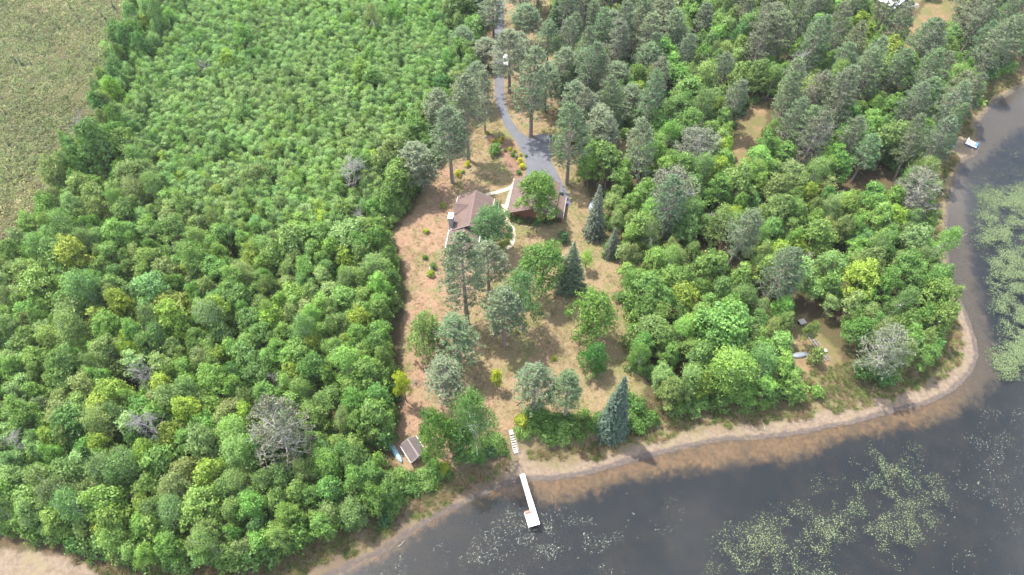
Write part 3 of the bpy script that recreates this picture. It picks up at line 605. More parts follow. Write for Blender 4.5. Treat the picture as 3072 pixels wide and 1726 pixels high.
MB().bar((0, -.6, .42), (0, -1.5, .3), .04, 6).obj('drawbar', M['metal'], pl)

# the little beach at the far right
c = G(2915, 432, .7)[:2]; bz = max(land_z(*c), .1)
pb = empty('pedal_boat', (*c, bz), math.radians(-38), 'blue and white pedal boat pulled up on the small sandy beach', 'pedal boat')
for s in (-1, 1):
    h = hull(3.4, .75, .5, inverted=False, sheer=.1).obj('hull', M['blue'], pb, loc=(0, s * .72, .02), smooth=True)
MB().box(-1.4, 1.4, -.98, .98, .48, .62).obj('deck', M['white'], pb, bevel=.03)
MB().box(-1.2, -.3, -.85, .85, .621, .85).obj('seat', M['white'], pb, bevel=.05); MB().box(-1.35, -1.15, -.85, .85, .853, 1.35).obj('backrest', M['white'], pb, bevel=.05)
MB().box(.7, 1.35, -.8, .8, .621, .9).obj('front_cowl', M['blue'], pb, bevel=.05); MB().bar((1.3, .7, .9), (1.7, 1.0, 1.9), .035, 6).obj('pole', M['metal'], pb)
c = G(2853, 437, .9)[:2]
ky = empty('kayak', (*c, max(land_z(*c), .1) + .02), math.radians(-4), 'grey blue kayak half under the bushes beside the small beach', 'kayak')
hull(3.0, .62, .26, inverted=False, sheer=.06).obj('hull', M['tarp'], ky, smooth=True); MB().box(-.5, .4, -.2, .2, .27, .3).obj('cockpit', M['soot'], ky)

# cars
def car(name, loc, rz, mat, label):
    e = empty(name, loc, rz, label, 'car')
    prof = [(-2.25, .35), (-2.3, .75), (-2.1, 1.0), (-1.2, 1.08), (1.35, 1.0), (2.1, .9), (2.25, .6), (2.2, .35)]
    mb = MB(); n = len(prof); ws = .88
    mb.add([(x, -ws, z) for x, z in prof] + [(x, ws, z) for x, z in prof], [tuple(range(n)), tuple(range(n, 2 * n))[::-1]] + [(k, n + k, n + (k + 1) % n, (k + 1) % n) for k in range(n)])
    me = mb.mesh('body', M[mat]); bm = bmesh.new(); bm.from_mesh(me); bmesh.ops.recalc_face_normals(bm, faces=bm.faces[:]); bmesh.ops.bevel(bm, geom=bm.edges[:], offset=.07, segments=2, affect='EDGES'); bm.to_mesh(me); bm.free()
    link('body', me, e)
    mb = MB(); lo = [(-2.0, 1.03), (1.0, 1.03)]; hi = [(-1.7, 1.62), (.35, 1.62)]
    vs = [(lo[0][0], -.8, 1.03), (lo[1][0], -.8, 1.03), (lo[1][0], .8, 1.03), (lo[0][0], .8, 1.03), (hi[0][0], -.66, 1.6), (hi[1][0], -.66, 1.6), (hi[1][0], .66, 1.6), (hi[0][0], .66, 1.6)]
    g = mb.add(vs, [(0, 1, 5, 4), (1, 2, 6, 5), (2, 3, 7, 6), (3, 0, 4, 7)]).obj('windows', M['glass'], e)
    MB().box(-1.74, .4, -.68, .68, 1.602, 1.67).obj('roof', M[mat], e, bevel=.03)
    for x in (-1.4, 1.4):
        for s in (-1, 1):
            w = MB().bar((x, s * .72, .34), (x, s * .9, .34), .34, 16).obj('wheel', M['tyre'], e); MB().bar((x, s * .9, .34), (x, s * .91, .34), .2, 12).obj('rim', M['metal'], w)
    for s in (-1, 1): MB().box(2.2, 2.29, s * .68 - .18, s * .68 + .18, .66, .8).obj('headlight', M['white'], e); MB().box(-2.33, -2.24, s * .7 - .13, s * .7 + .13, .75, .92).obj('tail_light', M['wood_red'], e)
    return e
c = G(1519, 202); car('car', (c[0], c[1] + 2.2, 2.04), math.radians(-91), 'car_white', 'white car parked beside the driveway behind a pine')
c = G(2632, 44); car('car', (c[0], c[1], 2.0), math.radians(20), 'car_silver', 'silver car half hidden by pines near the metal-roofed house')
# boat-trailer load of timber by the neighbour's track
c = G(2732, 22); tb = empty('timber_pile', (c[0], c[1], 2), math.radians(22), 'pile of pale timber beside the sandy track at the top edge', 'timber pile')
for r in range(3):
    for k in range(6 - r): MB().box(-2.6 + .3 * random.random(), 2.6 - .4 * random.random(), -.9 + k * .3 + r * .15, -.66 + k * .3 + r * .15, r * .22 + .02, r * .22 + .225).obj('timber', M['plank_log' if (r + k) % 2 else 'trim'], tb)
c = G(1776, 626); tr = empty('covered_boat', (c[0], c[1], 2), math.radians(80), 'pale blue tarp-covered boat behind the grey spruce east of the garage', 'covered boat')
hull(4.2, 1.6, .8).obj('tarp', M['tarp'], tr, loc=(0, 0, .3), smooth=True); MB().box(-1.8, 1.8, -.5, .5, .1, .3).obj('trailer_frame', M['metal'], tr)
# log by the lawn edge, brush pile
c = G(1560, 1208, 2); lg = empty('log_bench', (c[0], c[1], 2), math.radians(30), 'crossed weathered logs lying on the grass above the steps', 'logs')
MB().bar((-1.0, -.2, .14), (1.0, .25, .3), .13, 9).obj('log', M['wood_red'], lg); MB().bar((-.7, .5, .12), (.8, -.45, .14), .11, 9).obj('log', M['bark'], lg)
c = G(1246, 1150, 2); bp = empty('brush_pile', (c[0], c[1], 2), 0, 'heap of dark dead branches beside the yellow sapling at the lawn edge', 'brush pile')
for k in range(46):
    a = random.random() * 6.28; r = random.random() * .9; h = .75 * (1 - r) * random.random()
    p = Vector((r * math.cos(a), r * math.sin(a), h)); d = Vector((random.gauss(0, 1), random.gauss(0, 1), random.gauss(0, .25))).normalized() * random.uniform(.4, .9)
    MB().bar(p - d / 2 + Vector((0, 0, .25)), p + d / 2 + Vector((0, 0, .25)), .03, 5, .015).obj('branch', M['bark' if k % 3 else 'grey_wood'], bp)
# sticks and logs washed up
for x1, y1, x2, y2, r, lab in ((2284, 1262, 2300, 1302, .07, 'pale driftwood stick standing out on the middle of the beach'), (1195, 1640, 1215, 1622, .08, 'bare driftwood branch at the water edge below the shed')):
    p, q = GP(x1, y1), GP(x2, y2); mb = MB(); N = 6
    for k in range(N):
        f = lambda t: (p[0] + (q[0] - p[0]) * t + .12 * math.sin(t * 5), p[1] + (q[1] - p[1]) * t, (p[2] + (q[2] - p[2]) * t + r * .5) if r < .1 else .02 - .2 * t)
        mb.bar(f(k / N), f((k + 1) / N), r * (1 - .5 * k / N), 7, r * (1 - .5 * (k + 1) / N))
    tag(mb.obj('driftwood', M['bark'] if r > .1 else M['grey_wood']), lab, 'driftwood')
# pots by the planting in the western lawn
for x, y, lab in ((1283, 826, 'white round planter beside the yellow shrub on the western lawn'), (1294, 809, 'white planter behind the yellow shrub on the western lawn')):
    c = G(x, y); e = empty('planter', (c[0], c[1], 2), 0, lab, 'planter')
    mb = MB(); prof = [(.22, 0), (.36, .12), (.42, .42), (.4, .5), (.34, .48), (.3, .36)]; n = 14
    vs = [(r * math.cos(a * 6.2832 / n), r * math.sin(a * 6.2832 / n), z) for r, z in prof for a in range(n)]
    fs = [(i * n + a, i * n + (a + 1) % n, (i + 1) * n + (a + 1) % n, (i + 1) * n + a) for i in range(len(prof) - 1) for a in range(n)] + [tuple(range(n))[::-1]]
    mb.add(vs, fs).obj('bowl', M['pot'], e, smooth=True); MB().bar((0, 0, .34), (0, 0, .38), .31, 12).obj('potting_soil', M['soil'], e)

# ------------------------------------------------------------------ plants: prototypes
def unit(v): return v / np.maximum(np.linalg.norm(v, axis=-1, keepdims=True), 1e-9)
def leaves(C, Nn, size, r, jit=.55, asp=.6):
    """diamond leaves (really sprays of leaves) at C facing roughly Nn"""
    n = len(C); nn = unit(Nn + jit * r.normal(size=(n, 3))); t = unit(np.cross(nn, r.normal(size=(n, 3)))); b = np.cross(nn, t)
    s = (size * r.uniform(.65, 1.35, n))[:, None]
    V = np.stack([C - t * s * .5, C + b * s * asp * .5, C + t * s * .5, C - b * s * asp * .5], 1).reshape(-1, 3)
    return V, np.arange(4 * n).reshape(n, 4)
def tubes(segs, n=5):
    """segs: list of (a, b, ra, rb)"""
    Vs, Fs = [], []; ang = np.arange(n) * 2 * np.pi / n
    for i, (a, b, ra, rb) in enumerate(segs):
        a, b = np.asarray(a, float), np.asarray(b, float); d = unit(b - a); x = unit(np.cross(d, [.3, .9, .2] if abs(d[1]) < .8 else [1, .1, 0])); y = np.cross(d, x)
        ring = np.cos(ang)[:, None] * x + np.sin(ang)[:, None] * y
        Vs += [a + ring * ra, b + ring * rb]; o = i * 2 * n; k = np.arange(n)
        Fs.append(np.c_[o + k, o + (k + 1) % n, o + n + (k + 1) % n, o + n + k])
    return np.vstack(Vs), np.vstack(Fs)
def stem(p0, p1, r0, r1, r, k=4, wob=.1):
    P = [np.asarray(p0, float)]; p1 = np.asarray(p1, float)
    for i in range(1, k + 1):
        P.append(P[0] + (p1 - P[0]) * i / k + (r.normal(size=3) * wob * (1 if i < k else 0)) * [1, 1, .2])
    return [(P[i], P[i + 1], r0 + (r1 - r0) * i / k, r0 + (r1 - r0) * (i + 1) / k) for i in range(k)], P
PROTO = {}
def proto(key, kind, trunk, crown, h, rad, barkmat, leafm):
    T = npmesh(key + '_trunk', trunk[0], trunk[1], [M[barkmat]], True) if trunk else None
    Cm = None
    if crown: Cm = npmesh(key + '_crown', crown[0], crown[1], [M[leafm]], False, attrs={'tone': ('FACE', crown[2])})
    # joined version for masses of plants
    vs, fs, mi, tn = [], [], [], []; o = 0
    if crown: vs.append(crown[0]); fs.append(crown[1]); mi += [0] * len(crown[1]); tn.append(crown[2]); o = len(crown[0])
    if trunk: vs.append(trunk[0]); fs.append(trunk[1] + o); mi += [1] * len(trunk[1]); tn.append(np.full(len(trunk[1]), .5))
    J = npmesh(key, np.vstack(vs), fs, [M[leafm + '_mass'], M[barkmat]], False, mi, {'tone': ('FACE', np.concatenate(tn))})
    PROTO[key] = dict(kind=kind, T=T, C=Cm, J=J, h=h, r=rad)
def broadleaf(key, seed, h, R, cz, nl=9, ncl=30, nleaf=15, size=.34, flat=.8, lobe=.46, clump=.3, bark='bark', droop=0., bare=0, tall=1.):
    """crown of lobes, each lobe a shell of leaf clumps, on a forking trunk"""
    r = np.random.default_rng(seed); base_c = np.array([0, 0, cz]); Hc = h - cz
    lobes = [(base_c + [0, 0, Hc * .3], R * .62)]
    for i in range(nl):
        a = i * 2.4 + r.uniform(-.4, .4); lev = (i + .5) / nl; rr = R * (1 - lobe * .75) * math.sqrt(max(.06, 1 - (lev * 1.02) ** 2)) * r.uniform(.8, 1.1)
        z = cz - Hc * .45 + lev * Hc * 1.12 * tall
        rr *= r.uniform(.72, 1.22); lobes.append((np.array([rr * math.cos(a), rr * math.sin(a), z + r.normal() * .06 * Hc]), R * lobe * r.uniform(.6, 1.2)))
    C, N, T = [], [], []
    top = max(l[0][2] + l[1] * flat for l in lobes); sc_ = (h - .0) / top
    for lc, lr in lobes:
        m = max(6, int(ncl * (lr / (R * lobe)) ** 2 * .8)); d = unit(r.normal(size=(m * 2, 3)) + [0, 0, .35]); d = d[d[:, 2] > -.55][:m]
        cc = lc + d * lr * r.uniform(.8, 1.05, (len(d), 1)) * [1, 1, flat]; cc[:, 2] -= droop * np.linalg.norm(cc[:, :2], axis=1) ** 1.5
        tone = np.clip(.5 + .28 * r.normal() * .6 + r.normal(size=len(d)) * .2, .05, .95)
        for c, dd, tt in zip(cc, d, tone):
            q = r.normal(size=(nleaf, 3)) * clump * [1, 1, .62]
            C.append(c + q); N.append(unit(dd * .75 + unit(q) * .5 + [0, 0, .55])); T.append(np.clip(tt + r.normal(size=nleaf) * .16, 0, 1))
    C, N, T = np.vstack(C), np.vstack(N), np.concatenate(T)
    C[:, 2] *= sc_; keep = C[:, 2] > h * .1; C, N, T = C[keep], N[keep], T[keep]
    V, Fq = leaves(C, N, size, r)
    segs, P = stem((0, 0, -.4), (r.normal() * .2, r.normal() * .2, h * .55), .028 * h * .55, .012 * h * .6, r, 4, .12)
    for lc, lr in lobes[1:]:
        p = P[2 + int(r.integers(0, 3))] if len(P) > 4 else P[-1]
        s2, _ = stem(p, (lc - [0, 0, lr * .2]) * [1, 1, sc_], .012 * h * .55, .02, r, 2, .15); segs += s2
    for k in range(bare):
        a = r.uniform(0, 6.28); s2, _ = stem(P[-1], (R * .6 * math.cos(a), R * .6 * math.sin(a), h * r.uniform(.9, 1.08)), .05, .015, r, 3, .2); segs += s2
    rad = float(np.percentile(np.linalg.norm(C[:, :2], axis=1), 96))
    proto(key, 'broad', tubes(segs, 6), (V, Fq, T), h, rad, bark, 'leaf')
for k in range(7): broadleaf(f'oak{k}', 100 + k, 10, 3.2 + .25 * (k % 3), 5.6 - .3 * (k % 2), nl=13 + 2 * (k % 4), ncl=24, nleaf=17, size=.36 - .02 * (k % 2), lobe=.36, clump=.26)
for k in range(3): broadleaf(f'oak{7 + k}', 120 + k, 10, 3.5, 5.4, nl=9 + k, ncl=26, nleaf=16, size=.35, lobe=.29, clump=.3, tall=1.2, flat=.7 + .15 * k)
for k in range(3): broadleaf(f'lawn{k}', 130 + k, 10, 3.4, 5.9, nl=19, ncl=30, nleaf=17, size=.27, lobe=.36, clump=.25, flat=.9)
for k in range(3): broadleaf(f'low{k}', 140 + k, 8, 3.4, 3.4, nl=17, ncl=30, nleaf=17, size=.27, lobe=.38, clump=.25, flat=.9)
for k in range(3): broadleaf(f'maple{k}', 150 + k, 10, 3.0, 5.2, nl=17, ncl=22, nleaf=13, size=.38, lobe=.34, clump=.24, flat=.95)
for k in range(5): broadleaf(f'aspen{k}', 200 + k, 9, 1.75 + .15 * (k % 3), 5.6, nl=9, ncl=19, nleaf=15, size=.27, lobe=.44, clump=.25, tall=1.12)
for k in range(3): broadleaf(f'birch{k}', 250 + k, 12, 3.3, 6.3, nl=14, ncl=30, nleaf=18, size=.27, lobe=.40, clump=.36, bark='birch_bark', droop=.12, bare=3)
for k in range(4): broadleaf(f'shrub{k}', 300 + k, 2.2, 1.25, 1.0, nl=6, ncl=16, nleaf=12, size=.26, lobe=.55, clump=.2)
def pine(key, seed, h, start=.42, R=3.1, nb=46, sparse=False):
    r = np.random.default_rng(seed)
    lean = r.normal(size=2) * .25; cxy = lambda z: np.array([lean[0] * (z / h) ** 2, lean[1] * (z / h) ** 2, z])
    segs = [(cxy(h * i / 8) - ([0, 0, .5] if i == 0 else 0), cxy(h * (i + 1) / 8), .016 * h * (1 - i / 9.), .016 * h * (1 - (i + 1) / 9.)) for i in range(8)]
    C, N, T = [], [], []
    for i in range(nb):
        u = start + (1 - start) * ((i + r.uniform(0, 1)) / nb) ** .9; u = min(u, .985); t = (u - start) / (1 - start)
        L = R * (math.sin(math.pi * min(1, .28 + t * .72)) ** .6) * r.uniform(.72, 1.12); a = i * 2.4 + r.uniform(-.5, .5)
        el = .05 + .65 * t + r.normal() * .12; d = np.array([math.cos(a) * math.cos(el), math.sin(a) * math.cos(el), math.sin(el)])
        p0 = cxy(u * h); p1 = p0 + d * L + [0, 0, -.04 * L * L * (1 - t)]; segs += stem(p0, p1, .055, .02, r, 2, .1)[0]
        m = int((4 + L * 3.0) * (.7 if sparse else 1)); 
        for j in range(m):
            f = r.uniform(.38, 1.03); q = p0 + (p1 - p0) * f; side = unit(np.cross(d, [0, 0, 1.])) * r.normal() * .34 * L * (1.15 - f * .5) + np.array([0, 0, abs(r.normal()) * .18])
            tip = q + side
            if r.random() < (.75 if sparse else .3): segs.append((q, tip, .022, .012))
            k = 12 if sparse else 10
            C.append(tip + r.normal(size=(k, 3)) * .17 * [1, 1, .6]); N.append(unit(r.normal(size=(k, 3)) + [0, 0, .9])); T.append(np.clip(r.uniform(.2, .8) + r.normal(size=k) * .15, 0, 1))
    for i in range(10 if not sparse else 22):      # dead lower twigs
        u = r.uniform(start * .55, start + (.5 if sparse else .15)); a = r.uniform(0, 6.28); p0 = cxy(u * h); L = R * r.uniform(.4, .85)
        p1 = p0 + np.array([math.cos(a) * L, math.sin(a) * L, r.uniform(-.4, .5)]); segs += stem(p0, p1, .035, .012, r, 2, .15)[0]
        for j in range(3): q = p0 + (p1 - p0) * r.uniform(.4, 1); segs.append((q, q + r.normal(size=3) * .5, .016, .008))
    C, N, T = np.vstack(C), np.vstack(N), np.concatenate(T); V, Fq = leaves(C, N, .36, r, .5, .38)
    proto(key, 'pine', tubes(segs, 5), (V, Fq, T), h, R * .88, 'pale_twig' if sparse else 'pine_bark', 'needle')
for k in range(5): pine(f'pine{k}', 400 + k, 22, .30 + .06 * (k % 3), 3.2 + .25 * (k % 2), 62)
for k in range(2): pine(f'thinpine{k}', 430 + k, 16, .25, 3.9, 50, True)
def spruce(key, seed, h, R, layers, dens=1., size=.32):
    r = np.random.default_rng(seed); segs = [((0, 0, -.4), (0, 0, h * .5), .016 * h, .009 * h), ((0, 0, h * .5), (0, 0, h), .009 * h, .012)]; C, N, T = [], [], []
    for i in range(layers):
        t = (i + r.uniform(0, .6)) / layers; z = h * (.05 + .93 * t); L0 = R * (1 - t) ** .85 + .12; nb = max(5, int(13 * (1 - t) + 5))
        for b in range(nb):
            a = b * 6.283 / nb + i * 1.1 + r.uniform(-.2, .2); L = L0 * r.uniform(.75, 1.12); d = np.array([math.cos(a), math.sin(a), -.28 + .4 * t]); p0 = np.array([0, 0, z]); p1 = p0 + d * L
            if L > .5: segs.append((p0, p1, .03, .012))
            m = max(3, int(L * 9 * dens)); f = r.uniform(.3, 1.02, m)[:, None]; side = np.cross(d, [0, 0, 1.]); q = p0 + d * L * f + side * r.normal(size=(m, 1)) * .16 * L * (1.2 - f) + r.normal(size=(m, 3)) * .07
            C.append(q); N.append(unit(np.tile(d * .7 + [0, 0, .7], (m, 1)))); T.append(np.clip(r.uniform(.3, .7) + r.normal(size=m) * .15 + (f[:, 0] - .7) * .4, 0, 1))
    C, N, T = np.vstack(C), np.vstack(N), np.concatenate(T); V, Fq = leaves(C, N, size, r, .5, .55)
    proto(key, 'spruce', tubes(segs, 5), (V, Fq, T), h, R, 'bark', 'needle')
for k in range(3): spruce(f'spruce{k}', 500 + k, 15, 2.6 + .2 * k, 40, 1.3)
spruce('densespruce', 510, 18, 2.7, 62, 1.9, .3)
for k in range(2): spruce(f'bogspruce{k}', 520 + k, 5, .7, 16, .9, .24)
def dead(key, seed, h, R, nb=16):
    r = np.random.default_rng(seed); segs, P = stem((0, 0, -.3), (r.normal() * .5, r.normal() * .5, h), .016 * h + .03, .03, r, 5, .12)
    for i in range(nb):
        k = r.uniform(.35, .98); j = min(4, int(k * 5)); p0 = P[j] + (P[j + 1] - P[j]) * (k * 5 - j); a = r.uniform(0, 6.28); el = r.uniform(.1, .9); L = R * r.uniform(.5, 1.1) * (1.25 - .6 * k)
        p1 = p0 + L * np.array([math.cos(a) * math.cos(el), math.sin(a) * math.cos(el), math.sin(el)]); s2, Q = stem(p0, p1, .05, .018, r, 3, .15); segs += s2
        for j2 in range(7):
            f = r.uniform(.3, 1); q = p0 + (p1 - p0) * f; e = q + unit(p1 - p0) * .4 + r.normal(size=3) * .45; segs.append((q, e, .022, .012))
            for _ in range(2): w = q + (e - q) * r.uniform(.4, 1); segs.append((w, w + (e - q) * .4 + r.normal(size=3) * .25, .014, .008))
    proto(key, 'dead', tubes(segs, 4), None, h, R, 'grey_wood', 'leaf')
for k in range(4): dead(f'dead{k}', 600 + k, 9, 2.2, 14 + 3 * k)
def tuft(key, seed, h, rad, nb):
    r = np.random.default_rng(seed); a = r.uniform(0, 6.28, nb); rr = rad * np.sqrt(r.random(nb)) * .5; p = np.c_[rr * np.cos(a), rr * np.sin(a), np.zeros(nb)]
    d = unit(np.c_[r.normal(size=(nb, 2)) * .45 + p[:, :2] * .8, np.ones(nb)]); L = (h * r.uniform(.6, 1.2, nb))[:, None]; s = unit(np.cross(d, r.normal(size=(nb, 3)))) * .035
    bend = np.c_[d[:, :2] * .5, np.zeros(nb)] * L; V = np.stack([p - s, p + s, p + d * L + bend + s * .3, p + d * L + bend - s * .3], 1).reshape(-1, 3)
    proto(key, 'grass', None, (V, np.arange(4 * nb).reshape(nb, 4), r.random(nb)), h, rad, 'bark', 'straw')
for k in range(3): tuft(f'tuft{k}', 700 + k, .65, .7, 70)
def mound(key, seed):
    r = np.random.default_rng(seed); n = 150; d = unit(r.normal(size=(n, 3)) * [1, 1, .6] + [0, 0, .5]); d[:, 2] = abs(d[:, 2]); C = d * r.uniform(.75, 1.05, (n, 1)) * [.62, .62, .42]
    V, Fq = leaves(C, unit(d + [0, 0, .5]), .2, r, .5); proto(key, 'mound', None, (V, Fq, np.clip(.2 + .6 * r.random(n), 0, 1)), .45, .6, 'bark', 'straw')
for k in range(4): mound(f'mound{k}', 720 + k)

def grow(name, key, loc, h, label, cat, group=None, width=None, col=(.1, .17, .04), rz=None, trunk='trunk', crown='crown', tilt=(0, 0)):
    p = PROTO[key]; s = h / p['h']; sx = s if width is None else width / (2 * p['r'])
    e = empty(name, loc, random.uniform(0, 6.28) if rz is None else rz, label, cat, group); q = random.uniform(.87, 1.13); e.scale = (sx * q, sx / q, s)
    e.rotation_euler[0], e.rotation_euler[1] = tilt
    if p['T']: o = link(trunk, p['T'], e); o.color = (*col, 1)
    if p['C']: o = link(crown, p['C'], e); o.color = (*col, 1)
    return e
# colours of the foliage (reflectance)
GREEN = {'mid green': (.125, .215, .054), 'fresh green': (.152, .25, .062), 'yellow green': (.21, .285, .052), 'dark green': (.092, .175, .048), 'blue green': (.115, .20, .06), 'olive green': (.155, .215, .068), 'pale green': (.178, .272, .096)}
PINEC = {'grey green': (.095, .132, .066), 'dull green': (.085, .132, .058), 'olive grey': (.112, .138, .074)}
LANDMARKS = [('the shed', 1240, 1360), ('the half-bare pine', 892, 1330), ('the white forked dead tree', 480, 1140), ('the pale dead crown', 505, 1300), ('the pair of bog snags', 310, 440), ('the white snag', 645, 225), ('the pale snag', 1075, 540), ('the house', 1420, 620),
  ('the garage', 1620, 580), ('the white planters', 1290, 815), ('the tall grey spruce', 1785, 630), ('the big grey pine', 2000, 590), ('the tan gap', 2230, 430), ('the rowing boat', 2397, 1067), ('the dock frame', 2455, 1045), ('the shoreside grey pine', 2702, 590), ('the pedal boat', 2910, 432), ('the metal-roofed house', 2650, 10),
  ('the sandy track', 2790, 110), ('the shore spruce', 1834, 1220), ('the lone dark maple', 1776, 1080), ('the parked white car', 1517, 190), ('the lower left beach', 150, 1690), ('the bogside dead crown', 225, 670), ('the left-edge dead crown', 120, 1340), ('the yellow sapling', 1222, 1160), ('the twisted dead tree', 2360, 235), ('the dark cedar', 1664, 50), ('the small trailer', 2405, 969)]
def spot_px(x, y):
    n, a, b = min(LANDMARKS, key=lambda l: (l[1] - x) ** 2 + (l[2] - y) ** 2); dx, dy = x - a, y - b; d = math.hypot(dx, dy); far = '' if d < 70 else 'just ' if d < 130 else 'well ' if d < 240 else 'far '
    if abs(dx) > 2.2 * abs(dy): w = 'left of ' if dx < 0 else 'right of '
    elif abs(dy) > 2.2 * abs(dx): w = 'behind ' if dy < 0 else 'in front of '
    else: w = ('behind' if dy < 0 else 'in front') + (' and left of ' if dx < 0 else ' and right of ')
    return far + w + n
LANDMARKS += [('the steps', 1543, 1325), ('the big birch', 1428, 1280), ('the canoe', 1187, 1360), ('the bank pines', 1640, 1180), ('the dock', 1590, 1500)]
placed = []          # x, y, radius of everything grown by hand
def hand(name, key, b, ty, wpx, col, label, cat, z=None, hscale=1., tilt=(0, 0)):
    z0 = 2.0
    p = GP(*b) if b[1] > 1150 else G(*b, 2.0); p[2] = land_z(p[0], p[1])
    _, h = tree_height(b[0], b[1], ty, p[2]); h *= hscale
    zz = PX(np.array([p[0], p[1], p[2] + h * .6]))[2]; w = wpx * (1.34 if key.startswith(('low', 'lawn')) else 1.14 if not key.startswith(('pine', 'thin')) else 1.1) * zz / F
    placed.append((p[0], p[1], w * .42)); return grow(name, key, (p[0], p[1], p[2] - .05), h, label, cat, None, w, col, tilt=tilt)
g = GREEN; pn = PINEC
hand('oak_tree', 'lawn0', (1612, 668), 520, 104, (.105, .18, .035), 'round green oak in front of the garage, its trunk bare below', 'oak tree')
hand('birch_tree', 'birch0', (1474, 752), 624, 112, (.07, .145, .05), 'spreading birch with bare white upper branches overhanging the house roof', 'birch tree')
hand('birch_tree', 'birch1', (1494, 690), 604, 40, (.085, .14, .05), 'smaller half-dead birch between the house and the path', 'birch tree')
hand('red_pine', 'pine0', (1402, 972), 712, 116, pn['grey green'], 'tallest pine on the lawn, before the lower wing of the house', 'pine tree')
hand('red_pine', 'pine1', (1467, 876), 728, 96, pn['olive grey'], 'tall pine with a bare trunk just below the end of the curved path', 'pine tree')
hand('red_pine', 'pine2', (1512, 1040), 876, 112, pn['grey green'], 'pine leaning beside the dense green tree in mid lawn', 'pine tree')
hand('red_pine', 'pine3', (1379, 1105), 962, 118, pn['dull green'], 'dark bushy pine beside the pale round tree on the western lawn', 'pine tree')
hand('red_pine', 'pine4', (1344, 1210), 1084, 112, pn['olive grey'], 'thin open pine above the shed trees on the lower lawn', 'pine tree')
hand('red_pine', 'pine1', (1600, 1236), 1100, 108, pn['grey green'], 'pine at the top of the bank, the one nearer the steps', 'pine tree')
hand('red_pine', 'pine2', (1693, 1262), 1122, 84, pn['dull green'], 'pine at the top of the bank between its twin and the spruce', 'pine tree')
hand('broadleaf_tree', 'low0', (1290, 1068), 940, 100, (.155, .225, .07), 'pale green bushy tree on the western side of the lawn', 'broadleaf tree')
hand('oak_tree', 'lawn1', (1621, 890), 738, 112, (.098, .18, .04), 'leafy oak in mid lawn with a stout visible trunk', 'oak tree')
hand('spruce_tree', 'spruce1', (1708, 868), 722, 84, (.09, .125, .07), 'grey green spruce on the lawn beside the leafy oak', 'spruce tree')
hand('broadleaf_tree', 'birch2', (1563, 986), 818, 128, (.085, .16, .05), 'dense fine-leaved green tree in the middle of the lawn', 'broadleaf tree')
hand('broadleaf_tree', 'low1', (1772, 1018), 884, 112, (.11, .195, .042), 'single rounded light green tree at the eastern lawn edge', 'broadleaf tree')
hand('maple_tree', 'low2', (1776, 1114), 1040, 74, (.06, .145, .028), 'small dark green round maple alone on the eastern lawn', 'maple tree')
hand('spruce_tree', 'densespruce', (1834, 1296), 1126, 92, (.06, .095, .065), 'tall blue grey conical spruce by the shore', 'spruce tree')
hand('maple_sapling', 'aspen1', (1222, 1206), 1118, 50, (.24, .29, .025), 'bright yellow green sapling at the western lawn edge above the shed', 'sapling')
hand('maple_sapling', 'aspen3', (1490, 1168), 1114, 34, (.25, .30, .03), 'bright yellow green sapling in the middle of the lower lawn', 'sapling')
hand('maple_tree', 'low2', (1322, 1370), 1236, 98, (.095, .18, .035), 'broad green maple leaning over the shed roof', 'maple tree')
hand('birch_tree', 'birch2', (1432, 1372), 1178, 132, (.09, .17, .045), 'large feathery birch between the shed maple and the steps', 'birch tree')
hand('maple_tree', 'maple2', (1388, 1384), 1290, 84, (.085, .165, .04), 'low green tree filling in between the shed maple and the birch', 'maple tree')
hand('red_pine', 'pine0', (1592, 408), 148, 104, pn['grey green'], 'tall pine with a long clean trunk beside the driveway spur', 'pine tree')
hand('red_pine', 'pine3', (1456, 400), 218, 60, pn['olive grey'], 'thin pine with a small crown standing beside the shrub bed', 'pine tree')
hand('red_pine', 'pine1', (1529, 280), 92, 96, pn['olive grey'], 'grey twiggy pine hiding the white parked car', 'pine tree')
hand('red_pine', 'pine2', (1406, 482), 228, 96, pn['olive grey'], 'grey pine west of the driveway above the house lawn', 'pine tree')
hand('red_pine', 'pine4', (1358, 549), 322, 98, pn['grey green'], 'pine on the lawn corner above the house roof', 'pine tree')
hand('red_pine', 'pine0', (1268, 575), 430, 104, pn['olive grey'], 'pine at the western corner of the upper lawn, half in the wood', 'pine tree')
hand('red_pine', 'pine3', (1700, 553), 312, 98, pn['dull green'], 'broad dense pine east of the driveway beside the garage', 'pine tree')
for i, (bx, by, ty, w) in enumerate(((1681, 286, 146, 84), (1748, 296, 146, 80), (1783, 474, 325, 104), (1877, 368, 259, 84), (1389, 175, 83, 70), (1452, 202, 116, 70), (1481, 112, -20, 74), (1575, 136, 17, 84), (1748, 119, -30, 84), (1827, 136, 33, 80), (1885, 162, 33, 86), (1977, 132, -20, 90), (1836, 300, 190, 86), (1640, 205, 60, 70), (1325, 415, 270, 80), (1720, 400, 250, 84), (1930, 260, 130, 84), (1560, 62, -70, 84), (1612, 32, -90, 90), (1634, 336, 196, 78), (1563, 232, 96, 72), (1434, 320, 190, 76), (1420, 60, -60, 84))):
    hand('red_pine', f'pine{i % 5}', (bx, by), ty, w, list(pn.values())[i % 3], f'{list(pn)[i % 3]} driveway pine {spot_px(bx, .5 * (by + ty))}', 'pine tree')['group'] = 'pines along the upper driveway'
hand('cedar_tree', 'densespruce', (1664, 106), -10, 56, (.06, .12, .04), 'dense dark green cedar beside the tan lane at the top', 'cedar tree')
hand('spruce_tree', 'spruce0', (1780, 706), 549, 66, (.10, .12, .08), 'tall grey spruce at the wood edge east of the garage', 'spruce tree')
hand('spruce_tree', 'spruce2', (1833, 768), 680, 48, (.10, .12, .08), 'short grey spruce at the wood edge south of the tall grey one', 'spruce tree')
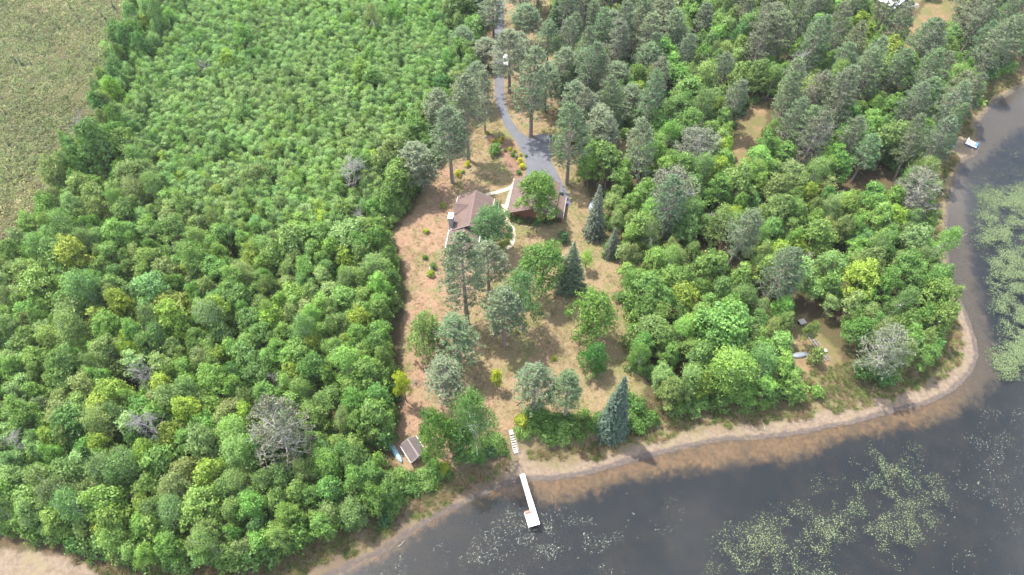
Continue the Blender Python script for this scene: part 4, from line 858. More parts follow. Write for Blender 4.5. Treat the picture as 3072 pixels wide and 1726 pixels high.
hand('white_pine', 'thinpine0', (1996, 668), 506, 130, (.105, .115, .07), 'big grey half-bare pine in the eastern wood, facing the garage', 'pine tree')
hand('white_pine', 'thinpine1', (2080, 520), 392, 118, (.10, .115, .07), 'grey thinning pine beside the tan gap in the eastern wood', 'pine tree')
hand('white_pine', 'thinpine1', (2702, 660), 520, 112, (.115, .12, .08), 'grey half-bare pine near the eastern shore', 'pine tree')
hand('white_pine', 'thinpine0', (892, 1392), 1212, 140, (.12, .125, .08), 'large grey half-bare pine rising from the western wood near the shed', 'pine tree')
hand('white_pine', 'thinpine1', (2596, 1122), 985, 116, (.12, .14, .08), 'wide pale grey pine beside the stored dock frame', 'pine tree')
hand('broadleaf_tree', 'oak2', (2408, 1036), 962, 40, g['olive green'], 'slender small-crowned tree between the small trailer and the rowing boat', 'broadleaf tree')
hand('broadleaf_tree', 'shrub1', (2440, 1090), 1048, 46, g['olive green'], 'low olive bushy tree between the rowing boat and the dock frame', 'broadleaf tree')
# dead trees that stand out
for bx, by, ty, key, w, lab in ((318, 482, 352, 'dead0', 60, 'bare grey snag at the bog edge, the northern of the pair'), (296, 478, 372, 'dead1', 50, 'bare grey snag at the bog edge, the southern of the pair'), (645, 262, 185, 'dead2', 50, 'white dead tree standing among the young aspens'),
    (1075, 600, 478, 'dead3', 84, 'pale grey dead tree west of the upper lawn corner'), (1092, 715, 640, 'dead1', 50, 'grey dead tree by the western lawn edge'), (225, 700, 640, 'dead3', 70, 'low grey dead crown near the bog in the western wood'), (480, 1175, 1090, 'dead2', 66, 'white forked dead tree in the western wood'),
    (505, 1350, 1240, 'dead3', 84, 'pale dead crown in the lower western wood'), (120, 1375, 1310, 'dead1', 64, 'grey dead crown near the left edge of the wood'), (2420, 505, 375, 'dead3', 70, 'bare dead tree beside the tan gap in the eastern wood'), (2360, 300, 170, 'dead0', 70, 'twisted dead tree among the eastern pines'), (2120, 690, 640, 'dead2', 46, 'grey dead crown behind the big grey pine'),
    (1490, 60, -40, 'dead2', 70, 'tall pale dead tree at the top by the driveway'), (450, 1520, 1480, 'dead1', 46, 'grey dead branches low in the western wood'), (855, 1190, 1120, 'dead0', 40, 'small grey snag in the middle of the western wood'), (2400, 830, 770, 'dead0', 44, 'white leaning dead stem in the eastern wood')):
    hand('dead_tree', key, (bx, by), ty, w, (.3, .3, .3), lab, 'dead tree')

# ------------------------------------------------------------------ garden shrubs and shore bushes
YEL, YG, GRN, DK, LT = (.36, .36, .03), (.22, .27, .035), (.085, .165, .035), (.045, .10, .035), (.15, .24, .06)
gard = [(1462, 402, 13, YG), (1482, 427, 12, YEL), (1491, 425, 12, YG), (1506, 418, 13, YEL), (1499, 428, 12, YEL), (1529, 450, 13, YEL), (1544, 457, 13, YG), (1562, 467, 11, YEL), (1485, 461, 40, GRN), (1537, 468, 16, GRN), (1550, 476, 12, GRN),
  (1559, 487, 20, YEL), (1567, 504, 20, YEL), (1556, 521, 18, GRN), (1403, 498, 20, YEL), (1375, 528, 24, YEL), (1279, 698, 18, YG), (1276, 777, 18, GRN), (1294, 828, 26, YG), (1300, 806, 26, GRN), (1654, 750, 16, YEL), (1546, 823, 13, YEL), (1560, 821, 13, YEL), (1689, 722, 44, DK), (1330, 622, 18, YG),
  (1536, 658, 22, GRN), (1560, 664, 24, GRN), (1585, 668, 24, DK), (1613, 673, 26, GRN), (1643, 671, 26, DK), (1671, 665, 24, DK), (1523, 730, 22, YG), (1529, 712, 16, GRN), (1527, 690, 18, DK), (1660, 1079, 18, YG), (1551, 1000, 14, GRN), (1528, 645, 20, LT), (1500, 668, 22, DK), (1506, 742, 24, YG), (1515, 455, 12, GRN), (1578, 470, 10, GRN), (1390, 520, 12, GRN)]
glab = {YEL: 'yellow', YG: 'yellow green', GRN: 'green', DK: 'dark green', LT: 'pale green'}
def gplace(x, y):
    if y < 550 and x > 1440: return 'in the bed along the driveway'
    if y < 550: return 'under the pines above the house lawn'
    if x < 1340: return 'on the western lawn'
    if y < 690 and x > 1530: return 'along the garage front wall'
    if x < 1532 and y < 760: return 'beside the curved path'
    return 'dotted about the open lawn'
for i, (x, y, w, c) in enumerate(gard):
    p = G(x, y); wd = w * PX(p)[2] / F
    grow('garden_shrub', f'shrub{i % 4}', (p[0], p[1], 1.97), wd * .85, f'{"low" if w < 20 else "rounded"} {glab[c]} garden shrub {gplace(x, y)}', 'shrub', 'garden shrubs', wd * 1.1, c, trunk='stem', crown='foliage')
hand('maple_sapling', 'aspen4', (1757, 812), 760, 40, (.16, .26, .05), 'loose pale green sapling beside the grey lawn spruce', 'sapling')
c4 = lambda x, y: (1150 + x / 2.894, 1100 + y / 2.894)
sb = [(1200, 500, 30, YG), (1185, 585, 26, LT), (1300, 560, 36, GRN), (1420, 560, 40, GRN), (1540, 580, 40, LT), (1660, 575, 38, GRN), (1790, 545, 34, GRN), (1260, 440, 30, GRN), (1380, 470, 36, GRN), (1500, 500, 36, GRN), (1620, 500, 36, GRN), (1740, 460, 34, LT), (1440, 640, 34, GRN), (1700, 630, 30, GRN), (1570, 640, 30, LT),
  (1330, 380, 30, GRN), (1880, 470, 28, GRN), (2100, 320, 40, GRN), (2190, 400, 44, GRN), (2130, 470, 36, LT), (2200, 540, 36, GRN), (2290, 470, 40, GRN), (1240, 620, 24, LT)]
for i, (x, y, w, c) in enumerate(sb):
    p = GP(*c4(x, y)); wd = w * PX(p)[2] / F
    grow('shore_bush', f'shrub{i % 4}', (p[0], p[1], p[2] - .05), wd * 1.35, f'{glab[c]} wild bush {spot_px(*c4(x, y))}', 'bush', 'wild bushes at the top of the eastern bank', wd * 1.6, tuple(.9 * v for v in c), trunk='stem', crown='foliage')
sb = [(60, 980, 44, GRN), (150, 940, 40, LT), (250, 1000, 42, GRN), (340, 960, 40, LT), (430, 900, 40, GRN), (520, 890, 36, YG), (120, 1070, 46, GRN), (250, 1090, 44, GRN), (380, 1040, 42, GRN), (480, 970, 38, GRN), (60, 1250, 46, GRN), (110, 1180, 44, LT), (40, 1120, 44, GRN), (20, 1340, 40, DK), (560, 940, 26, GRN), (700, 800, 40, GRN), (820, 800, 40, GRN), (930, 760, 40, DK), (1010, 700, 34, GRN), (900, 690, 40, GRN), (980, 640, 30, LT), (1040, 740, 24, GRN)]
for i, (x, y, w, c) in enumerate(sb):
    p = GP(*c4(x, y)); wd = w * PX(p)[2] / F
    grow('shore_bush', f'shrub{i % 4}', (p[0], p[1], p[2] - .05), wd * .8, f'{glab[c]} bank bush {spot_px(*c4(x, y))}', 'bush', 'wild bushes below the shed', wd * 1.4, tuple(.9 * v for v in c), trunk='stem', crown='foliage')

# boulders edging the bed and the garage planting
bm = bmesh.new(); bmesh.ops.create_icosphere(bm, subdivisions=2, radius=.5)
for v in bm.verts: v.co *= 1 + random.uniform(-.16, .16)
rockm = bpy.data.meshes.new('boulder'); bm.to_mesh(rockm); bm.free(); rockm.materials.append(M['rock'])
for i, (x, y, s) in enumerate([(1551, 472, .5), (1556, 479, .4), (1548, 464, .5), (1541, 450, .4), (1459, 411, .8), (1411, 510, .6), (1389, 520, .7), (1399, 524, .5), (1524, 662, .4), (1538, 670, .4), (1550, 675, .4), (1564, 679, .4), (1580, 682, .4), (1596, 684, .4), (1560, 512, .4), (1548, 524, .5), (1678, 760, .5), (1690, 768, .45)]):
    p = G(x, y); o = link('boulder', rockm, None, (p[0], p[1], 2.0 + .12 * s), random.uniform(0, 6)); o.scale = (s * 1.2, s, s * .7)
    tag(o, ['grey boulder edging the driveway shrub bed', 'grey stone in the low edging before the garage planting', 'grey boulder under the pines above the house lawn', 'grey boulder on the lawn near the grey spruce'][0 if (x > 1440 and y < 560) else 1 if y < 700 and x > 1500 else 2 if y < 560 else 3], 'boulder', 'garden boulders')
sheetpts = [np.array(p) for p in garden_poly]
so = sheet('planting_bed', [(p[0], p[1]) for p in garden_poly], 2.016, M['soil'], .05); tag(so, kind='structure')

# ------------------------------------------------------------------ the woods
class Hash:
    def __init__(s, c=4.): s.c = c; s.d = {}
    def ok(s, x, y, r):
        i, j = int(x // s.c), int(y // s.c); k = int(r // s.c) + 2
        for a in range(i - k, i + k + 1):
            for b in range(j - k, j + k + 1):
                for (u, v, q) in s.d.get((a, b), ()):
                    if (u - x) ** 2 + (v - y) ** 2 < ((r + q) * .5) ** 2: return False
        return True
    def add(s, x, y, r): s.d.setdefault((int(x // s.c), int(y // s.c)), []).append((x, y, r))
hs = Hash()
for x, y, r in placed: hs.add(x, y, r * 1.55)
for x, y, r in ((-9.2, 112.5, 9), (-10.5, 104, 7), (5.4, 117.5, 13), (-18, 53.5, 5), (-21.6, 53.2, 4.4), (-20.5, 49.5, 4), (-23.5, 51, 3), (63, 76.5, 5), (62.5, 79.0, 4), (64.5, 73.5, 5), (58.4, 74.4, 4.5), (61.2, 82.2, 4.5), (58.6, 71.2, 4), (64, 69.5, 5), (122, 141.5, 5), (-1.5, 175, 6), (126, 204, 7), (118, 197, 11), (121, 188, 13), (124, 196, 9)): hs.add(x, y, r * 1.5)
N = 60000; cand = np.c_[rng.uniform(-185, 185, N), rng.uniform(26, 236, N)]
inL = sd(cand, left_wood); inR = sd(cand, right_wood); c_sh = shore_at(cand); c_gap = np.max([sd(cand, q) for q in gap_polys], axis=0); c_lawn = sd(cand, lawn_poly)
up8 = np.c_[cand, np.full(N, 2.)]; qx, qy, qz = PX(up8); tx, ty, _ = PX(up8 + [0, 0, 12.])
vis = (np.minimum(qx, tx) < W + 160) & (np.maximum(qx, tx) > -160) & (qy > -120) & (ty < H + 160)
asp = sd(cand, aspen_zone); c_bog = sd(cand, bog_poly)
dens = vnoise(cand[:, 0], cand[:, 1], 7, 21); tone = vnoise(cand[:, 0], cand[:, 1], 14, 22)
trees = []
for i in range(N):
    x, y = cand[i]
    if not vis[i] or c_gap[i] > -.6 or c_sh[i] < 6.5: continue
    dx, dy = qx[i] / K, qy[i] / K
    if inL[i] > 0:
        e = inL[i]
        if asp[i] > 0 and rng.random() < .93: kind, r = 'aspen', rng.uniform(1.0, 1.4)
        else:
            near = ss(190, 60, y); u = rng.random()
            r = 1.5 + 1.5 * rng.random() ** 1.3 + .6 * near * rng.random() + (1.1 if rng.random() < .12 else 0)
            kind = 'maple' if u < .17 else 'birch' if u < .28 else 'aspen' if u < .40 else 'oak'
            if kind == 'aspen': r = rng.uniform(1.2, 1.8)
        if e < r * .75: continue
        fill = .78 if kind != 'aspen' else .74
    elif inR[i] > 0:
        e = inR[i]; u = rng.random(); upper = ss(520, 380, dy) * ss(1780, 1900, dx) * ss(2560, 2440, dx + (dy - 200) * .3) ; drive_p = ss(1600, 1500, dx) * ss(470, 420, dy) + ss(1750, 1650, dx) * ss(250, 200, dy)
        pp = max(upper * .44, min(1, drive_p) * .8, .05)
        if u < pp: kind, r = 'pine', rng.uniform(2.2, 3.3)
        else:
            v = rng.random(); kind = 'maple' if v < .2 else 'birch' if v < .34 else 'aspen' if v < .42 else 'oak'; r = 1.7 + 1.9 * rng.random() ** 1.2 + (.9 if rng.random() < .12 else 0) if kind != 'aspen' else rng.uniform(1.3, 1.9)
        if e < r * .75 or c_gap[i] > -r * .45: continue
        fill = .84 if kind != 'pine' else 1.12
        if dens[i] < .3 and kind != 'pine' and dy < 760: continue
    else: continue
    rr = r * fill * 2 * .80
    if not hs.ok(x, y, rr): continue
    hs.add(x, y, rr); trees.append((x, y, r, kind, i))
def area(i):
    x, y = cand[i]
    if inL[i] > 0:
        if c_bog[i] > -9: return 'along the edge of the bog'
        if c_lawn[i] > -7: return 'at the western edge of the lawn'
        if c_sh[i] < 16: return 'above the western shore'
        if asp[i] > 0: return 'in the young aspen wood north-west of the house'
        return 'in the upper western wood' if y > 105 else 'in the middle of the western wood' if y > 72 else 'in the lower western wood'
    if c_lawn[i] > -7: return 'at the eastern edge of the lawn' if y < 125 else 'beside the upper driveway'
    if c_sh[i] < 16: return 'above the point of the eastern shore' if y < 95 else 'along the far eastern shore'
    return 'in the far eastern wood' if y > 150 else 'in the middle of the eastern wood' if y > 105 else 'in the lower eastern wood'
def spot(i): return spot_px(.5 * (qx[i] + tx[i]), .5 * (qy[i] + ty[i]))
def colour(kind, i, r):
    t = tone[i] * .6 + rng.random() * .4; u = rng.random()
    if kind == 'pine': n = list(PINEC)[int(rng.integers(0, 3))]; c = PINEC[n]
    else:
        if kind == 'aspen' and asp[i] > 0: n = 'fresh green' if u < .3 else 'blue green' if u < .4 else 'pale green' if u < .92 else 'yellow green'
        elif kind == 'birch': n = 'olive green' if u < .4 else 'blue green' if u < .7 else 'fresh green'
        elif kind == 'maple': n = 'yellow green' if u < .3 else 'fresh green' if u < .65 else 'mid green'
        else: n = 'mid green' if t < .4 else 'fresh green' if t < .6 else 'olive green' if t < .75 else 'dark green' if u < .3 else 'yellow green' if u < .55 else 'pale green'
        c = GREEN[n]
    j = 1 + rng.normal() * .08; return n, tuple(float(np.clip(v * j * (1 + rng.normal() * .05), .01, .6)) for v in c)
NAMES = {'oak': ('broadleaf_tree', 'broadleaf tree', 'rounded', 10), 'maple': ('maple_tree', 'maple tree', 'coarse-leaved', 3), 'aspen': ('aspen_tree', 'aspen tree', 'slim', 5), 'birch': ('birch_tree', 'birch tree', 'feathery', 3), 'pine': ('red_pine', 'pine tree', 'tall', 5)}
LIMIT = {'oak': 292, 'maple': 280, 'aspen': 296, 'birch': 280, 'pine': 240}
order = sorted(range(len(trees)), key=lambda k: -trees[k][2] / qz[trees[k][4]] + (10 if not (20 < tx[trees[k][4]] < W - 20 and -10 < ty[trees[k][4]] < H - 10 and qy[trees[k][4]] > 20) else 0))
used_labels = {}; count = {k: 0 for k in NAMES}; rest = {k: [] for k in NAMES}
for k in order:
    x, y, r, kind, i = trees[k]
    h = {'oak': 5.2 + 2.0 * r, 'maple': 5.4 + 2.1 * r, 'birch': 6.5 + 2.0 * r, 'aspen': 5.5 + 1.9 * r, 'pine': 9 + 3.4 * r}[kind] * rng.uniform(.84, 1.18)
    if kind == 'pine': h = min(h, 22)
    edge_tree = c_bog[i] > -13 and y > 122 and inL[i] > 0
    if kind == 'aspen' and asp[i] > 0 and not edge_tree: h = 8.3 * rng.uniform(.93, 1.07) + 1.2 * (tone[i] - .5)
    w = 2 * r * (1.12 if kind not in ('pine', 'aspen') else 1.15 if kind == 'pine' else 1.32); nm, cat, adj, npz = NAMES[kind]; cn_, col = colour(kind, i, r)
    if edge_tree:
        h *= 1.3
        if rng.random() < .6: cn_, col = 'dark green', GREEN['dark green']
    key = f'{kind}{int(rng.integers(0, npz))}'
    z = land_z(x, y) - .25
    if count[kind] < LIMIT[kind]:
        count[kind] += 1; size = 'large' if r > (2.75 if kind != 'aspen' else 1.6) else 'small' if r < (2.1 if kind != 'aspen' else 1.4) else 'middling'
        lab = f'{size} {cn_} {cat} {spot(i)}'; grp = used_labels.setdefault(lab, f'{cat}s {area(i)}')
        grow(nm, key, (x, y, z), h, lab, cat, grp, w, col, tilt=(rng.normal() * .06, rng.normal() * .06))
    else: rest[kind].append((x, y, z, h / PROTO[key]['h'], w / (2 * PROTO[key]['r']), int(key[-1])))
print('TREES', len(trees), count, {k: len(v) for k, v in rest.items()})

def mass(name, keys, pts, cols, label, cat='vegetation'):
    """one object of kind stuff: plants instanced on points; pts rows x, y, z, height scale, width scale, index"""
    if not len(pts): return
    pc = bpy.data.collections.new('source_' + name)
    for i, k in enumerate(keys): pc.objects.link(bpy.data.objects.new(f'src_{name}_{i:02d}', PROTO[k]['J']))
    n = len(pts); A = np.array(pts, float); tint = np.array(cols)[rng.integers(0, len(cols), n)] * (1 + .1 * rng.normal(size=(n, 1))) * (.78 + .44 * (.6 * vnoise(A[:, 0], A[:, 1], 11, 91) + .4 * vnoise(A[:, 0], A[:, 1], 4, 92)))[:, None] * (1 + .16 * (vnoise(A[:, 0], A[:, 1], 17, 93) - .5)[:, None] * np.array([1, -.2, .4]))
    me = npmesh(name, A[:, :3], np.zeros((0, 3), np.int32), attrs={'hs': ('POINT', A[:, 3]), 'ws': ('POINT', A[:, 4]), 'rz': ('POINT', rng.uniform(0, 6.28, n))})
    a = me.attributes.new('pick', 'INT', 'POINT'); a.data.foreach_set('value', A[:, 5].astype(np.int32) % len(keys))
    a = me.attributes.new('tint', 'FLOAT_COLOR', 'POINT'); a.data.foreach_set('color', np.c_[np.clip(tint, .005, .9), np.ones(n)].astype(np.float32).ravel())
    o = link(name, me); tag(o, label, cat, kind='stuff')
    for k in keys[:1]:
        for m in PROTO[k]['J'].materials: me.materials.append(m)
    ng = bpy.data.node_groups.new('scatter_' + name, 'GeometryNodeTree'); ng.interface.new_socket('Geometry', in_out='INPUT', socket_type='NodeSocketGeometry'); ng.interface.new_socket('Geometry', in_out='OUTPUT', socket_type='NodeSocketGeometry')
    gi, go = ng.nodes.new('NodeGroupInput'), ng.nodes.new('NodeGroupOutput'); ip = ng.nodes.new('GeometryNodeInstanceOnPoints'); ci = ng.nodes.new('GeometryNodeCollectionInfo')
    ci.inputs['Collection'].default_value = pc; ci.inputs['Separate Children'].default_value = True; ci.inputs['Reset Children'].default_value = True
    def na(nm, t):
        q = ng.nodes.new('GeometryNodeInputNamedAttribute'); q.data_type = t; q.inputs['Name'].default_value = nm; return q.outputs['Attribute']
    cr_, cs = ng.nodes.new('ShaderNodeCombineXYZ'), ng.nodes.new('ShaderNodeCombineXYZ'); L = ng.links.new
    L(na('rz', 'FLOAT'), cr_.inputs[2]); w = na('ws', 'FLOAT'); L(w, cs.inputs[0]); L(w, cs.inputs[1]); L(na('hs', 'FLOAT'), cs.inputs[2])
    L(gi.outputs[0], ip.inputs['Points']); L(ci.outputs[0], ip.inputs['Instance']); ip.inputs['Pick Instance'].default_value = True; L(na('pick', 'INT'), ip.inputs['Instance Index'])
    L(cr_.outputs[0], ip.inputs['Rotation']); L(cs.outputs[0], ip.inputs['Scale']); L(ip.outputs[0], go.inputs[0])
    md = o.modifiers.new('scatter', 'NODES'); md.node_group = ng; return o
for kind, pts in rest.items():
    nm, cat, adj, npz = NAMES[kind]
    cl_ = list(PINEC.values()) if kind == 'pine' else [GREEN['fresh green'], GREEN['pale green'], GREEN['pale green'], GREEN['blue green'], GREEN['pale green']] if kind == 'aspen' else [GREEN['mid green'], GREEN['fresh green'], GREEN['olive green'], GREEN['pale green']]
    mass({'oak': 'broadleaf_woods', 'maple': 'maple_woods', 'aspen': 'aspen_woods', 'birch': 'birch_woods', 'pine': 'pine_woods'}[kind], [f'{kind}{k}' for k in range(npz)], pts, cl_, f'the remaining {cat}s of the wood, farthest and smallest in view', 'woods')

# undergrowth below and around the trees
N2 = 26000; c2 = np.c_[rng.uniform(-180, 180, N2), rng.uniform(28, 232, N2)]; q2x, q2y, _ = PX(np.c_[c2, np.full(N2, 2.)])
l2, r2, s2_, g2, w2 = sd(c2, left_wood), sd(c2, right_wood), shore_at(c2), np.max([sd(c2, q) for q in gap_polys], axis=0), sd(c2, lawn_poly)
v2 = (q2x > -120) & (q2x < W + 120) & (q2y > -100) & (q2y < H + 150); d2_ = vnoise(c2[:, 0], c2[:, 1], 5, 31)
h2 = Hash(2.); under = []
for i in np.nonzero(v2)[0]:
    e = max(l2[i], r2[i])
    if e < .35 or g2[i] > -.5 or s2_[i] < 6: continue
    R_ = .75 if l2[i] > 0 else 1.0
    if r2[i] > 0 and d2_[i] < .42: continue
    sp = (1.7 if e > 3 else 1.35) * (1 if l2[i] > 0 else 1.25)
    if not h2.ok(c2[i, 0], c2[i, 1], sp): continue
    h2.add(c2[i, 0], c2[i, 1], sp); s = rng.uniform(.8, 1.5) * (1.2 if e < 4 else 1); under.append((c2[i, 0], c2[i, 1], land_z(*c2[i]) - .3, s * rng.uniform(1.2, 2.1) if l2[i] > 0 else s * rng.uniform(.9, 1.5), s, int(rng.integers(0, 4))))
print('UNDER', len(under))
mass('undergrowth', [f'shrub{k}' for k in range(4)], under, [GREEN['mid green'], GREEN['dark green'], GREEN['fresh green'], GREEN['olive green'], GREEN['blue green']], 'green undergrowth filling the woods between the trunks')

# bog: low hummocky shrubs, small spruces
N3 = 60000; c3 = np.c_[rng.uniform(-182, -70, N3), rng.uniform(90, 232, N3)]; b3 = sd(c3, bog_poly); q3x, q3y, _ = PX(np.c_[c3, np.full(N3, 2.)]); h3 = Hash(1.5); pts = []
for i in np.nonzero((b3 > -1.5) & (q3x > -60) & (q3x < W) & (q3y > -60))[0]:
    s = rng.uniform(.8, 1.7)
    if not h3.ok(c3[i, 0], c3[i, 1], s * .8): continue
    h3.add(c3[i, 0], c3[i, 1], s * .8); pts.append((c3[i, 0], c3[i, 1], 1.62, s * rng.uniform(.9, 1.7), s * 1.25, int(rng.integers(0, 4))))
print('BOG', len(pts))
mass('bog_shrubs', [f'mound{k}' for k in range(4)], pts, [(.155, .175, .068), (.14, .165, .064), (.18, .182, .08), (.15, .155, .07)], 'low olive brown leatherleaf shrubs carpeting the bog')
bs = [(70, 200, 18), (50, 190, 14), (95, 195, 10), (180, 92, 14), (118, 42, 10), (310, 55, 14), (345, 30, 18), (240, 68, 10), (30, 265, 8), (115, 302, 12), (128, 310, 10), (20, 345, 12), (30, 440, 14), (55, 445, 10), (265, 5, 16), (370, 75, 10), (100, 100, 8), (10, 300, 9), (185, 250, 7), (150, 350, 8), (215, 30, 12), (60, 60, 9), (15, 130, 8), (270, 95, 10)]
for i, (x, y, hp) in enumerate(bs):
    p = G(x, y, 1.75); h = hp * PX(p)[2] / F * 1.9
    grow('bog_spruce', f'bogspruce{i % 2}', (p[0], p[1], 1.65), h, 'stunted dark spruce standing in the open bog', 'spruce tree', 'stunted spruces in the bog', None, (.055, .085, .05))
p = G(278, 194, 1.7); grow('dead_tree', 'dead1', (p[0], p[1], 1.65), 6.5, 'thin bare dead trunk standing in the bog', 'dead tree', None, 1.6)

# dry tall grass on the banks
N4 = 260000; c4_ = np.c_[rng.uniform(-100, 150, N4), rng.uniform(28, 200, N4)]; q4x, q4y, _ = PX(np.c_[c4_, np.full(N4, 1.)])
c4_ = c4_[(q4x > -60) & (q4x < W + 60) & (q4y > 0) & (q4y < H + 60)]; s4 = shore_at(c4_); k4 = (s4 > .5) & (s4 < 11.5); c4_, s4 = c4_[k4], s4[k4]; n4 = vnoise(c4_[:, 0], c4_[:, 1], 3.0, 61)
lw4 = sd(c4_, lawn_poly); b4 = np.max([sd(c4_, b) for b in beach_spots], axis=0); z4 = terrain_z(s4); h4 = Hash(1.5); pts = []
lo4 = np.where(c4_[:, 0] < -1, .8, np.where(c4_[:, 0] < 99, 1.9, .8))
ok4 = (s4 > lo4 + 2.4 * n4) & (lw4 < .5) & (b4 < 0) & ~((abs(c4_[:, 0] - .6) < 1.2) & (s4 < 10)) & (rng.random(len(s4)) < .35 + .65 * ss(.35, .6, vnoise(c4_[:, 0], c4_[:, 1], 1.7, 62)))
for i in np.nonzero(ok4)[0]:
    x, y = c4_[i]; s = rng.uniform(.55, 1.15)
    if not h4.ok(x, y, .5): continue
    h4.add(x, y, .5); pts.append((x, y, z4[i] - .03, s, s, int(rng.integers(0, 3))))
print('GRASS', len(pts))
mass('shore_grass', [f'tuft{k}' for k in range(3)], pts, [(.23, .18, .095), (.19, .165, .075), (.14, .165, .05), (.21, .155, .095), (.12, .15, .045)], 'dry tan and olive grass growing along the banks', 'grass')

# short dry lawn grass
tuft('lawntuft0', 740, .07, .6, 26); tuft('lawntuft1', 741, .07, .6, 26)
c5 = np.c_[rng.uniform(-32, 40, 90000), rng.uniform(48, 175, 90000)]; dpoly = np.array([G(x, y, 2.03)[:2] for x, y in drive]); l5 = sd(c5, lawn_poly)
pw = np.array([G(x, y, 2)[:2] for x, y in [(1548, 536), (1541, 560), (1530, 590), (1520, 622), (1515, 650), (1521, 668), (1535, 682), (1539, 704), (1534, 732), (1518, 746), (1520, 568), (1490, 577), (1458, 584), (1500, 617), (1505, 572), (1475, 580), (1535, 575), (1517, 636), (1537, 693), (1537, 718), (1528, 675)]])
dmin = np.min(np.linalg.norm(c5[:, None, :] - pw[None], axis=2), axis=1)
k5 = (l5 > -.8) & (sd(c5, dpoly) < -.15) & (dmin > 1.05) & (rng.random(len(c5)) < .12 + .5 * ss(.35, .65, vnoise(c5[:, 0], c5[:, 1], 2.2, 81))); c5 = c5[k5]; z5 = terrain_z(shore_at(c5))
mass('lawn_grass', ['lawntuft0', 'lawntuft1'], [(x, y, z - .01, a, b, k) for (x, y), z, a, b, k in zip(c5, z5, rng.uniform(.6, 1.5, len(c5)), rng.uniform(.6, 1.4, len(c5)), rng.integers(0, 2, len(c5)))], [(.27, .205, .115), (.23, .185, .095), (.17, .17, .07), (.30, .235, .14)], 'short dry grass of the lawn', 'grass')
print('LAWN', len(c5))

# ------------------------------------------------------------------ lily pads
regions = [(GD([(850, 1460), (1290, 1240), (1600, 1290), (1620, 1480)], 0), 6.0, .44, 'pale'), (GD([(1560, 1230), (1760, 1190), (1700, 1420), (1580, 1400)], 0), 3.2, .52, 'pale'), (GD([(1730, 1400), (1830, 1310), (1960, 1270), (2080, 1230), (2140, 1330), (2130, 1480), (1760, 1490)], 0), 13.0, .42, 'green'),
  (GD([(2040, 1210), (2180, 1095), (2320, 1110), (2420, 1230), (2390, 1400), (2220, 1450), (2050, 1370)], 0), 13.0, .42, 'green'), (GD([(2360, 1060), (2600, 960), (2640, 1480), (2330, 1480)], 0), 3.4, .48, 'pale'), (GD([(2500, 960), (2480, 880), (2475, 700), (2450, 600), (2448, 470), (2640, 430), (2680, 960)], 0), 40.0, .29, 'dense'), (GD([(2440, 440), (2520, 380), (2640, 330), (2640, 450), (2460, 480)], 0), 3.0, .45, 'dense'), (GD([(1600, 1440), (1800, 1390), (2400, 1390), (2400, 1500), (1600, 1500)], 0), .7, .4, 'pale')]
sets = {'pale': [], 'green': [], 'dense': []}
for poly, den, thr, nm in regions:
    lo, hi = poly.min(0), poly.max(0); n = int(np.prod(hi - lo) * den * 2.2); P = rng.uniform(lo, hi, (n, 2))
    inside = sd(P, poly); soft = ss(0, 6, inside + 5 * (vnoise(P[:, 0], P[:, 1], 4, 71) - .5))
    a = .55 * vnoise(P[:, 0], P[:, 1], 1.6, 72) + .45 * vnoise(P[:, 0], P[:, 1], 5.0, 73)
    k = (rng.random(n) < soft * ss(thr - .14, thr + .42, a)) & (sd(P, lake_poly) > 1.0); sets[nm].append(P[k])
def padmat(name, c1, c2, rough):
    m, nt, o = newmat(name); at = nd(nt, 'ShaderNodeAttribute', attribute_name='tone').outputs['Fac']; p = nd(nt, 'ShaderNodeBsdfPrincipled', Roughness=rough); p.inputs['Specular IOR Level'].default_value = .2
    nt.links.new(mixc(nt, at, c1, c2), p.inputs['Base Color']); nt.links.new(p.outputs[0], o.inputs[0]); return m
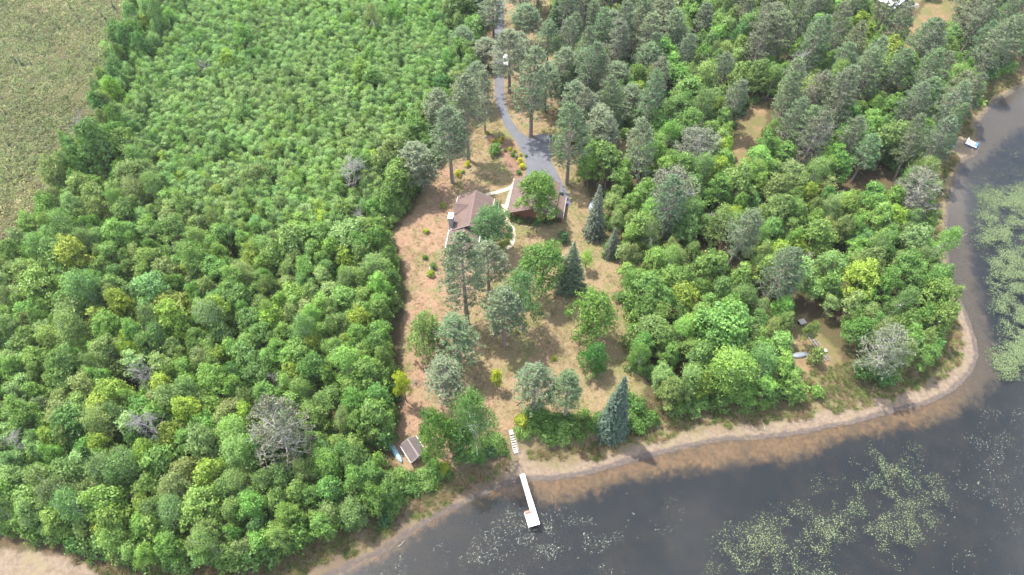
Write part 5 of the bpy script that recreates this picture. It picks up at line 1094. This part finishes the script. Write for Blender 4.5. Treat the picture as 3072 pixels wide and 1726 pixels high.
PM = {'pale': padmat('pad_sky_sheen', (.05, .062, .04), (.25, .27, .21), .5), 'green': padmat('pad_green', (.03, .045, .02), (.155, .185, .085), .5), 'dense': padmat('pad_dense', (.024, .038, .016), (.105, .135, .055), .7)}  # first set: sky reflected off the pads is put into a whitish colour
for nm, lst in sets.items():
    P = np.vstack(lst); n = len(P); r_ = {'pale': .068, 'green': .072, 'dense': .105}[nm] * rng.uniform(.5, 1.35, n); a0 = rng.uniform(0, 6.28, n); ang = a0[:, None] + np.array([.25, 1.3, 2.4, 3.5, 4.7, 6.0])[None]
    z = .012 + .012 * rng.random(n)
    tx_, ty_ = rng.normal(size=n) * .10, rng.normal(size=n) * .10
    X = np.cos(ang) * r_[:, None]; Y = np.sin(ang) * r_[:, None] * .85; Z = z[:, None] + np.abs(X * tx_[:, None] + Y * ty_[:, None])
    V = np.stack([P[:, :1] + X, P[:, 1:] + Y, Z], 2).reshape(-1, 3)
    print('PADS', nm, n)
    me = npmesh('lily_pads', V, np.arange(6 * n).reshape(n, 6), [PM[nm]], attrs={'tone': ('FACE', rng.random(n) ** (1.3 if nm == 'dense' else .9))})
    tag(link('lily_pads', me), {'pale': 'sparse lily pads with painted sky sheen, scattered over the dark water near the dock', 'green': 'yellow green patches of lily pads in the lower right of the lake', 'dense': 'dense carpet of grey green lily pads along the eastern bay'}[nm], 'lily pads', kind='stuff')

# ------------------------------------------------------------------ thin summer haze in the air over land and lake
HZ = bpy.data.materials.new('haze_air'); HZ.use_nodes = True; nt = HZ.node_tree; nt.nodes.clear()
o_ = nt.nodes.new('ShaderNodeOutputMaterial'); pv = nt.nodes.new('ShaderNodeVolumePrincipled'); pv.inputs['Color'].default_value = (.93, .96, 1, 1); pv.inputs['Density'].default_value = .00008; pv.inputs['Anisotropy'].default_value = .3
nt.links.new(pv.outputs[0], o_.inputs['Volume'])
tag(MB().box(-2600, 2600, -2600, 2600, -4, 135).obj('haze', HZ), 'thin summer haze in the air', 'haze', kind='stuff')
